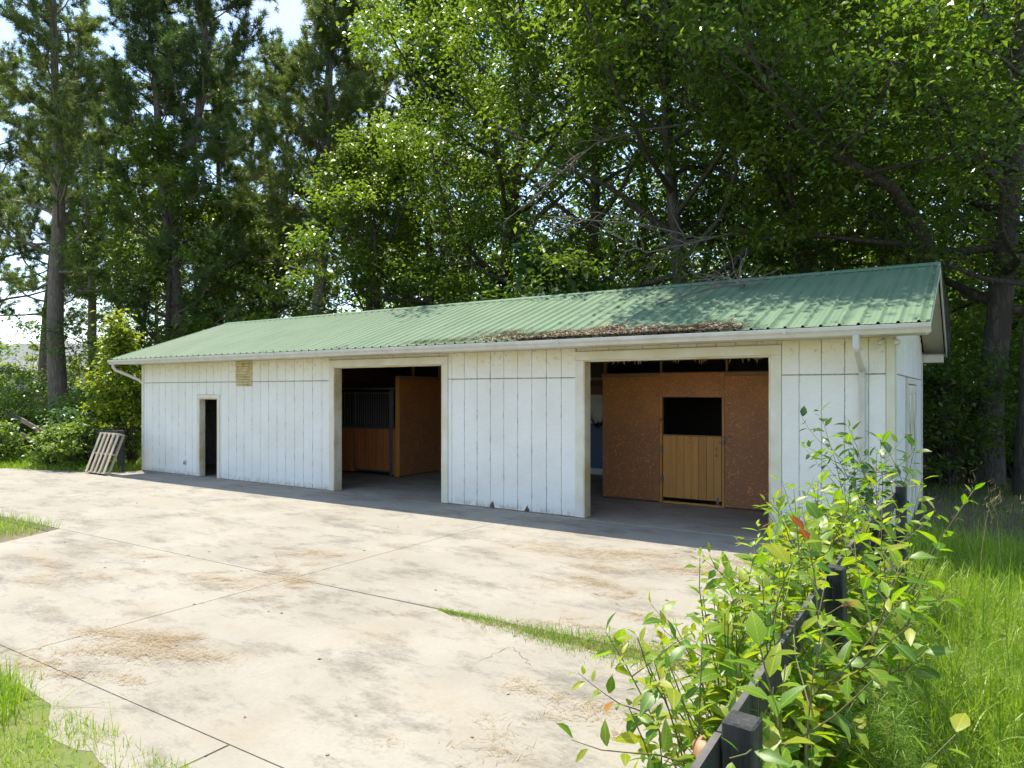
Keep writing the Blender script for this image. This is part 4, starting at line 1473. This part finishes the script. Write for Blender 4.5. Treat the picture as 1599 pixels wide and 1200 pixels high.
# ------------------------------------------------------------------ shrubs and saplings
G4 = 'undergrowth around the barn'
shrub('shrub', 'large pale leaved shrub rising over the ridge behind the roof', base(880, 21.6), 6.3, 2.5, 3600, .30, M['bigleaf'], 401, 90, group=G4, crad=.5, wr=.85)
shrub('shrub', 'greyish bush peeking over the left half of the ridge', base(445, 27.5), 5.2, 2.8, 9000, .14, M['oak_d'], 402, 90, group=G4, crad=.5)
shrub('shrub', 'dark bush behind the ridge right of the sunlit bushy tree', base(735, 25), 7.4, 3.0, 9000, .15, M['oak_d'], 403, 90, group=G4, crad=.5)
shrub('shrub', 'yellow-green bush glimpsed behind the ridge under the dead limbs', base(1045, 27), 7.0, 2.2, 5000, .16, M['lime'], 404, 70, group=G4, crad=.5)
shrub('shrub', 'dark bush behind the ridge under the leaning oak', base(1190, 21.5), 7.0, 2.8, 9000, .14, M['oak_d'], 405, 80, group=G4, crad=.5)
shrub('shrub', 'dark bush behind the right roof end', base(1370, 19.5), 6.4, 2.5, 8500, .13, M['oak_d'], 406, 80, group=G4, crad=.5)
for i, (px_, d_, h_, R_, lab) in enumerate(((1475, 17.0, 3.2, 1.4, 'shaded bush right behind the rear barn corner'), (1520, 20.5, 4.6, 2.2, 'tall shaded bush left of the broad dark trunk'), (1575, 18.2, 3.4, 1.7, 'shaded bush under the broad dark trunk'),
                                            (1640, 17.5, 4.2, 2.0, 'shaded bush cut by the right picture edge'), (1500, 26, 6, 3.0, 'deep shade thicket behind the right barn end'), (1600, 24, 6, 3.0, 'deep shade thicket at the far right'),
                                            (1690, 20, 5, 2.5, 'thicket beyond the right picture edge'))):
    shrub('shrub', lab, base(px_, d_), h_, R_, 5500, .12, M['oak_d'], 420 + i, 80, group=G4, crad=.5)
shrub('sapling', 'bright yellow-green sapling against the left barn end', base(186, 21.2), 4.3, 1.35, 4200, .15, M['lime'], 431, 80, cat='sapling', group=G4, crad=.30, cone=True, zlo=.05)
shrub('sapling', 'lower bright sapling tucked between the tall sapling and the barn wall', base(207, 21.4), 2.4, .8, 2200, .13, M['vine'], 432, 50, cat='sapling', group=G4, crad=.28)
for i, (px_, d_, h_, R_, n_, mt, lab) in enumerate((
        (128, 20.3, 1.35, .75, 2600, 'vine', 'vine covered mound just left of the pallet'),
        (84, 20.6, 1.15, .45, 1300, 'vine', 'vine clump on the middle post of the paddock fence'),
        (-8, 21.5, 1.25, .75, 2400, 'vine', 'vine mound over the fence at the left picture edge'),
        (110, 21.4, 1.75, .7, 900, 'bigleaf', 'pale leaved weed sticking up behind the vine mound'),
        (50, 25, 1.5, 1.3, 3200, 'vine', 'green bush behind the tilted rails'),
        (-30, 25, 2.6, 1.8, 3800, 'vine', 'green bush at the far left behind the fence'),
        (145, 26, 2.2, 1.6, 4200, 'oak_d', 'shaded bush at the foot of the thick pine'),
        (205, 26.5, 3.4, 1.6, 4200, 'oak_d', 'shaded bush behind the bright sapling'),
        (20, 33, 3.2, 2.4, 4200, 'oak_d', 'dark rounded bush in front of the porch house'),
        (150, 36, 4.2, 2.4, 4500, 'lime', 'sunlit bush between the thick pine and the sapling'),
        (60, 46, 5.0, 2.6, 4500, 'lime', 'sunlit bush hiding part of the porch house'),
        (240, 38, 4.6, 2.8, 4500, 'oak', 'bush behind the left roof end'),
        (330, 36, 5.4, 3.0, 5000, 'oak', 'bush right of the dark dense conifer'))):
    shrub('shrub', lab, base(px_, d_), h_, R_, n_, .11 if d_ < 23 else .16, M[mt], 440 + i, 70, group='undergrowth left of the barn', crad=.25 if d_ < 23 else .42)

# ------------------------------------------------------------------ weeds along the black fence
W1, W2, W3 = ('weed', 'weed_y', 'weed_r'), ('weed_y', 'weed', 'weed_r'), ('weed_d', 'weed', 'weed_d')
weed('sapling', 'dark green leafy sapling growing at the right barn corner', base(1352, 7.5), 1.92, 6, 0.30, 0.23, 295, W3, 501, side=4, cat='sapling')
weed('leafy_weed', 'leafy weed in front of the barrel', base(1292, 6.2), 1.22, 5, 0.28, 0.224, 164, W1, 502)
weed('leafy_weed', 'tall leafy weed leaning on the fence rail below the dark sapling', base(1338, 5.7), 1.45, 5, 0.24, 0.236, 188, W1, 503)
weed('leafy_weed', 'leafy weed spreading over the concrete left of the second fence post', base(1248, 5.0), 1.28, 5, 0.37, 0.236, 188, W1, 504, lean=(-.08, .05))
weed('leafy_weed', 'upright weed second from the left edge of the weed row', base(1205, 4.3), 1.12, 5, 0.22, 0.189, 199, W1, 505)
weed('leafy_weed', 'slender upright weed at the left end of the weed row', base(1122, 4.15), 1.15, 5, 0.18, 0.165, 246, W1, 506)
weed('leafy_weed', 'dense yellowing weed beside the second fence post', base(1262, 3.9), 1.08, 6, 0.28, 0.248, 223, W2, 507)
weed('leafy_weed', 'red stemmed weed on the meadow side of the second fence post', base(1345, 3.9), 1.20, 5, 0.20, 0.236, 141, W1, 508)
weed('leafy_weed', 'yellow-green weed between the nearest two fence posts', base(1225, 3.3), .98, 6, 0.31, 0.224, 223, W2, 509)
weed('leafy_weed', 'large leaved yellowing weed at the bottom right of the weed row', base(1305, 2.95), .95, 6, 0.24, 0.248, 188, W2, 510)
weed('leafy_weed', 'weed arching left over the concrete behind the nearest fence post', base(1135, 3.1), 1.02, 6, 0.50, 0.177, 258, W1, 511, lean=(-.22, .10))
weed('leafy_weed', 'low weed reaching left along the bottom picture edge', base(1085, 2.65), .80, 6, 0.50, 0.153, 235, W1, 512, lean=(-.05, .08))
weed('leafy_weed', 'weed with yellow leaves right of the nearest fence post', base(1262, 2.5), .82, 6, 0.28, 0.212, 164, W2, 513)
weed('leafy_weed', 'small weed between the nearest post and the arching weed', base(1165, 3.5), .95, 5, 0.28, 0.189, 164, W1, 514)

weed('leafy_weed', 'yellow-green weed pressed against the camera side of the second post', base(1290, 3.45), 1.0, 5, .28, .22, 200, W2, 515)
weed('leafy_weed', 'bright weed on the camera side of the rail near the third post', base(1318, 4.9), 1.2, 4, .22, .20, 160, W1, 516)
weed('leafy_weed', 'bottom edge weed just left of the nearest fence post', base(1120, 2.55), .72, 4, .35, .16, 150, W1, 517, lean=(0, .05))
weed('leafy_weed', 'low yellow weed at the foot of the middle rail', base(1200, 2.85), .78, 4, .3, .19, 150, W2, 518)

for i, (x, y, h, lab) in enumerate(((.06, -8.25, 1.15, 'thick weed just behind the nearest fence post on the camera side'), (.0, -7.65, 1.25, 'thick weed hiding the rail halfway to the second post'), (.04, -7.1, 1.28, 'thick weed hiding the rail just before the second post'),
                                   (.02, -6.25, 1.32, 'thick weed hiding the rail just past the second post'), (.06, -5.5, 1.36, 'thick weed hiding the rail before the third post'),
                                   (.33, -8.45, 1.34, 'weed grown through the rails right behind the nearest post'), (.34, -7.95, 1.45, 'weed grown through the rails in the first third of the near bay'), (.34, -7.4, 1.48, 'weed grown through the rails in the last third of the near bay'),
                                   (.34, -6.25, 1.42, 'weed grown through the rails just beyond the second post'), (.33, -5.5, 1.42, 'weed grown through the rails short of the third post'))):
    weed('leafy_weed', lab, (x, y, 0), h, 6, (.19 if i < 5 else .17), .165, (230 if i < 5 else 200), W1 if i % 2 else W2, 530 + i)


def feathery(label, p, H, seed):
    rng = np.random.default_rng(seed)
    root = empty('feathery_weed', p)
    tag(root, label, 'weed', 'feathery weeds in the grass')
    p = np.array(p, float)
    pts = polyline(p, (rng.normal(0, .08), rng.normal(0, .08), 1), H, 8, rng, .04)
    tb = Tubes()
    tb.add(pts, np.linspace(.006, .002, 9), 5)
    tb.build('stem', M['fennel'], root)
    C, D = [], []
    for k in range(90):
        t = .15 + .85 * k / 90
        q, dd = sample(pts, min(t, .999))
        az = rng.uniform(0, 6.28)
        d = unit(np.array([math.cos(az), math.sin(az), .55]))
        for u in np.linspace(.02, .16 * (1.15 - .7 * t), 5):
            C.append(q + d * u)
            D.append(d)
    V, T = needles(np.array(C), np.array(D), 7, .06, .0032, rng, .8)
    V[:, 2] = np.maximum(V[:, 2], 0)
    mk('fronds', V, T, M['fennel'], root, tint=rng.random(len(T)))


feathery('feathery green weed at the bottom edge beside the yellowing weed', base(1375, 2.75), 1.0, 601)
feathery('tallest feathery weed standing next to the fence weeds', base(1390, 3.3), 1.15, 602)
feathery('feathery weed further right on the bottom edge', base(1425, 2.8), .85, 603)

# ------------------------------------------------------------------ grass
rng = np.random.default_rng(700)


def pts_in(x0, x1, y0, y1, n, z=-.045):
    return np.stack([rng.uniform(x0, x1, n), rng.uniform(y0, y1, n), np.full(n, z)], 1)


n = 60000
A = pts_in(.16, 6.5, -9.8, 1.2, n)
keep = (rng.random(n) < np.where(A[:, 1] < -4.5, 1.0, .62)) & (A[:, 0] > .16) & (A[:, 0] < 6.5 - .15 * (A[:, 1] + 10))
A = A[keep]
n = len(A)
clump = .5 + .5 * np.sin(A[:, 0] * 2.3 + 1.3 * np.sin(A[:, 1] * 1.7)) * np.sin(A[:, 1] * 2.1 + np.sin(A[:, 0] * 1.1))
L = rng.uniform(.22, .42, n) + clump * .16
grass('meadow_grass', 'thick bright green meadow grass right of the black fence', A, L, rng.uniform(.006, .012, n), rng, M['grass'], .55, 1.0, np.clip(.25 + .5 * clump + rng.normal(0, .2, n), 0, 1))
n = 2600
A = pts_in(.9, 6.2, -9.0, 0.5, n)
A = A[(np.sin(A[:, 0] * 1.9 + 2) + np.sin(A[:, 1] * 1.3) + rng.normal(0, .4, n)) > -.1]
grass('tall_grass', 'tall arching grass blades standing out of the meadow', A, rng.uniform(.55, 1.0, len(A)), rng.uniform(.008, .014, len(A)), rng, M['grass'], .25, .75)
n = 420
A = np.concatenate([pts_in(.9, 3.8, -1.4, .6, 60), pts_in(2.0, 5, -3, -1, 14)])
V, Q = blades(A, rng.uniform(.7, 1.15, len(A)), np.full(len(A), .006), rng, .2, .45)
tips_ = V.reshape(-1, 8, 3)[:, 6]
hv, ht = needles(np.repeat(tips_, 1, 0), np.tile(np.array([[.3, 0, .8]]), (len(tips_), 1)), 14, .10, .008, rng, .45)
o = mk('seed_grass', np.concatenate([V, hv]), [tuple(q) for q in Q] + [tuple(t + len(V)) for t in ht], M['dry'], None, tint=rng.random(len(Q) + len(ht)))
tag(o, 'dry tan seed heads rising at the back of the meadow grass', 'grass', kind='stuff')
# grass in the slab joint
n = 7500
x = -3.6 + 3.8 * rng.random(n) ** .8
wdt = .03 + .26 * np.clip((x + 3.4) / 1.4, 0, 1)
A = np.stack([x, -5.41 - .055 * (x + 3.6) * .6 + rng.normal(0, 1, n) * wdt * .5, np.full(n, -.012)], 1)
pt = .5 + .5 * np.sin(x * 5.1) * np.sin(x * 2.3 + 1)
grass('joint_grass', 'strip of short grass growing in the concrete joint', A, rng.uniform(.03, .09, n) * (.6 + .7 * pt), rng.uniform(.003, .006, n), rng, M['grass'], .4, .6, np.clip(rng.normal(.4, .3, n), 0, 1))
n = 1600
x = rng.uniform(-3.3, .1, n)
A = np.stack([x, -5.47 - .033 * (x + 3.6) + rng.normal(0, .07, n), np.full(n, -.008)], 1)
grass('joint_thatch', 'dead tan thatch along the grassy concrete joint', A, rng.uniform(.02, .08, n), rng.uniform(.003, .006, n), rng, M['dry'], .8, .9)
# grass patch at the left edge
n = 7000
A = pts_in(-16.5, -11.15, -8.2, -5.35, n)
A = A[(A[:, 0] + 11.15 < -.35 * np.abs(A[:, 1] + 5.95) + rng.normal(-.12, .10, n))]
grass('edge_grass', 'bright grass patch jutting into the concrete at the left edge', A, rng.uniform(.10, .26, len(A)), rng.uniform(.006, .012, len(A)), rng, M['grass'], .4, .6)
# grass at the bottom left corner
n = 6500
A = pts_in(-7.5, -4.35, -9.8, -8.4, n)
A = A[A[:, 1] < -8.56 - .5 * np.clip(A[:, 0] + 5.0, 0, 2) + rng.normal(0, .06, n)]
grass('corner_grass', 'long grass tuft in the bottom left corner', A, rng.uniform(.14, .36, len(A)), rng.uniform(.005, .011, len(A)), rng, M['grass'], .45, .7)
A = np.array([gnd(95, 1105), gnd(70, 1110), gnd(60, 1095), gnd(182, 1195), gnd(40, 1100)]) + np.array([0, 0, -.03])
grass('grass_stalk', 'few long grass stalks arching over the concrete at bottom left', A, np.array([.62, .5, .45, .5, .4]), np.array([.007] * 5), np.random.default_rng(3), M['grass'], .5, .5, wind=(.9, .2))
n = 6500
A = pts_in(-5.4, -2.7, -9.6, -8.56, n, -.01)
n = len(A)
A = A[rng.random(n) < .35 + .65 * (np.sin(A[:, 0] * 6) > 0)]
grass('sparse_grass', 'sparse weedy grass along the bottom edge of the slab', A, rng.uniform(.03, .12, len(A)), rng.uniform(.003, .006, len(A)), rng, M['grass'], .6, .8, np.clip(rng.normal(.75, .3, len(A)), 0, 1))
# low growth along the far left verge
n = 16000
A = pts_in(-30, -18.7, -3.2, 1.0, n)
lim = np.interp(A[:, 0], [-25, -22, -19.5, -18.7], [-2.7, -1.85, -1.0, -.75])
A = A[(A[:, 1] > lim + rng.normal(0, .08, n))]
grass('verge_grass', 'bright weeds and grass along the far left slab edge', A, rng.uniform(.08, .32, len(A)), rng.uniform(.010, .024, len(A)), rng, M['grass'], .5, .7)
n = 16000
A = pts_in(-75, -20, 1.0, 30, n)
grass('back_lawn_grass', 'rough grass under the pines on the left', A, rng.uniform(.2, .5, n), rng.uniform(.02, .05, n), rng, M['grass'], .5, .7)
n = 9000
A = pts_in(-.5, 9, .8, 9.5, n, -.08)
A = A[(A[:, 0] > .4) | (A[:, 1] > 6.8)]
grass('shade_grass', 'shaded low grass on the woodland floor behind the meadow', A, rng.uniform(.08, .3, len(A)), rng.uniform(.006, .014, len(A)), rng, M['vine'], .5, .7)


# ------------------------------------------------------------------ straw and litter
def straw(cx, cy, rx, ry, n, rng, rot=0.5, zf=None, ln=.10):
    n = int(n * 1.7)
    a = rng.normal(0, .5, n) * rx
    b = rng.normal(0, .5, n) * ry
    x = cx + a * math.cos(rot) - b * math.sin(rot)
    y = cy + a * math.sin(rot) + b * math.cos(rot)
    z = np.full(n, .004) + rng.random(n) * .012 if zf is None else zf(x, y, rng)
    th = rng.uniform(0, np.pi, n)
    L = ln * rng.uniform(.4, 1.3, n)
    w_ = rng.uniform(.0016, .0045, n)
    d = np.stack([np.cos(th), np.sin(th), rng.normal(0, .06, n)], 1)
    s = np.stack([-np.sin(th), np.cos(th), np.zeros(n)], 1)
    c = np.stack([x, y, z], 1)
    return np.stack([c - s * w_[:, None] / 2, c + s * w_[:, None] / 2, c + d * L[:, None] * np.array([1, 1, .3])], 1).reshape(-1, 3)


rng = np.random.default_rng(800)
VV = []
for px_, py_, rx, ry, n in ((480, 866, .55, .28, 900), (435, 904, .50, .25, 900), (412, 880, .3, .12, 200), (115, 890, 1.1, .25, 900), (60, 905, .6, .25, 400), (205, 865, .8, .16, 500), (325, 905, .9, .18, 700), (365, 918, .5, .15, 400),
                            (200, 1005, 1.0, .28, 1700), (60, 1040, .8, .20, 800), (235, 1015, .4, .3, 600), (885, 913, .55, .28, 700), (962, 932, .25, .16, 220), (1010, 967, .25, .12, 260), (830, 1080, .22, .14, 160), (920, 1110, .3, .2, 260),
                            (600, 777, .9, .15, 600), (500, 797, .5, .12, 160), (540, 812, .5, .10, 200), (700, 787, .6, .1, 160), (865, 817, .5, .1, 260), (1000, 832, .5, .1, 160), (1180, 1090, .4, .4, 300), (1000, 1010, .8, .15, 500),
                            (860, 975, .5, .12, 300), (780, 1170, .3, .3, 150), (620, 960, .5, .08, 80)):
    p = gnd(px_, py_)
    VV.append(straw(p.x, p.y, rx * 1.15, ry * 1.25, int(n * .42), rng, .12 if rx > .6 else .4))
    for q_ in range(4):
        VV.append(straw(p.x + rng.normal(0, rx * .8), p.y + rng.normal(0, ry * .9), rx * .35, ry * .4, int(n * .09), rng, rng.uniform(-.3, .8)))
for i in range(26):
    px_ = rng.uniform(820, 1210)
    py_ = 852 + (px_ - 820) * .075 + rng.normal(0, 9)
    p = gnd(px_, py_)
    VV.append(straw(p.x, p.y, rng.uniform(.3, .8), rng.uniform(.1, .25), 120, rng, rng.uniform(-.2, .3)))
for i in range(12):
    px_ = rng.uniform(900, 1240)
    p = gnd(px_, 885 + (px_ - 900) * .045 + rng.normal(0, 4))
    VV.append(straw(p.x, p.y, .5, .12, 110, rng, .0))
V = np.concatenate(VV)
T = np.arange(len(V)).reshape(-1, 3)
tag(mk('pine_straw', V, T, M['straw'], None, tint=np.clip(rng.normal(.6, .22, len(T)), 0, 1)), 'drifts of tan pine straw scattered over the concrete', 'straw', kind='stuff')


def on_roof(x, y, rng):
    return zr(y * 0 + 0) * 0 + (4.37 - SL * np.abs(y - 3.05)) + .020 + rng.random(len(x)) * .035


VV = []
for i in range(70):
    x = rng.uniform(-8.2, -1.9)
    dens = 1.0 if -6.4 < x < -2.2 else .4
    y = -.50 + abs(rng.normal(0, .17)) * dens
    VV.append(straw(x, y, .5, .16, int(260 * dens), rng, 0, on_roof, .10))
for cx, cy, rx, ry, n in ((-7.0, -.1, .35, .55, 420), (-8.1, -.45, .25, .12, 120), (-10.2, -.52, .22, .07, 100), (-12.5, -.52, .15, .06, 50), (-16.3, -.52, .2, .06, 60), (-9.0, 0.2, .1, .5, 60), (-3.4, 1.6, .8, .5, 240), (-2.2, 2.0, .6, .4, 160), (-4.6, 2.2, .8, .4, 160), (-5.5, 1.3, 1.0, .6, 120)):
    VV.append(straw(cx, cy, rx, ry, n, rng, .2, on_roof, .09))
n = 4600
x = rng.normal(-4.0, 1.15, n)
x = np.where((x < -6.7) | (x > -1.9), rng.uniform(-5.6, -2.6, n), x)
y = -.60 + np.abs(rng.normal(0, 1, n)) * np.clip(.13 + .09 * np.sin(x * 2.7) + .07 * np.sin(x * 7.1) + .05 * np.sin(x * 17), .02, 1)
y = np.where(y > .35, -.55, y)
lit = np.stack([x, y, 4.37 - SL * np.abs(y - 3.05) + .014 + rng.random(n) * .024], 1)
az = rng.uniform(0, 6.28, n)
Lq = rng.uniform(.03, .075, n)
LV, LQ = leaf_quads(lit, np.stack([np.cos(az), np.sin(az), rng.normal(.32, .12, n)], 1), np.tile(np.array([[0, -.3, 1.0]]), (n, 1)) + rng.normal(0, .4, (n, 3)), Lq, Lq * .55)
tag(mk('leaf_pile', LV, LQ, M['litter'], None, tint=np.clip(rng.normal(.42, .33, n), 0, 1)), 'band of dry brown leaves lying in the lower right roof edge', 'litter', kind='stuff')
V = np.concatenate(VV)
V = V[: len(V)]
V[:, 1] = np.maximum(V[:, 1], -.68)
T = np.arange(len(V)).reshape(-1, 3)
tag(mk('roof_litter', V, T, M['litter'], None, tint=np.clip(rng.normal(.55, .3, len(T)), 0, 1)), 'brown needles and leaf litter piled along the lower right roof edge', 'litter', kind='stuff')
# fallen dead branch on the roof
for seed, (x, y), L, a, lab in ((901, (-3.9, 1.2), 2.0, .55, 'bare grey dead branch lying across the upper right roof'), (902, (-2.6, 2.2), 1.3, 2.4, 'smaller bare branch caught at the ridge near the larger one')):
    r_ = np.random.default_rng(seed)
    root = empty('fallen_branch', (x, y, zr(y)))
    tag(root, lab, 'branch', 'dead branches on the roof')
    tb = Tubes()

    def rp(x, y, h):
        return np.array([x, y, 4.37 - SL * abs(y - 3.05) + .035 + h])
    main = [rp(x + L * t * math.cos(a), y + L * t * math.sin(a), .02 + .10 * math.sin(3 * t)) for t in np.linspace(0, 1, 8)]
    tb.add(main, np.linspace(.022, .007, 8), 6)
    for k in range(16):
        q, dd = sample(main, r_.uniform(.1, .97))
        d = unit(dd * .7 + np.array([r_.normal(0, .7), r_.normal(0, .7), abs(r_.normal(.1, .35))]))
        bp_ = polyline(q, d, r_.uniform(.3, .9), 5, r_, .2)
        for v in bp_:
            v[2] = max(v[2], 4.37 - SL * abs(v[1] - 3.05) + .03)
        tb.add(bp_, np.linspace(.010, .004, 6), 4)
    tb.build('bare_wood', M['dead_wood'], root)
# small dark leaves and bark chips on the slab
rng = np.random.default_rng(810)
n = 130
A = np.stack([rng.uniform(-17, .0, n), rng.uniform(-8.2, -.3, n), np.full(n, .006)], 1)
az = rng.uniform(0, 6.28, n)
L = rng.uniform(.015, .05, n)
V, Q = leaf_quads(A, np.stack([np.cos(az), np.sin(az), np.full(n, .02)], 1), np.tile(np.array([[0, 0, 1.0]]), (n, 1)) + rng.normal(0, .1, (n, 3)), L, L * .6)
V[:, 2] = np.maximum(V[:, 2], .003)
tag(mk('leaf_debris', V, Q, M['litter'], None, tint=np.clip(rng.normal(.15, .15, n), 0, 1)), 'scattered dark dead leaves and bark chips on the concrete', 'debris', kind='stuff')
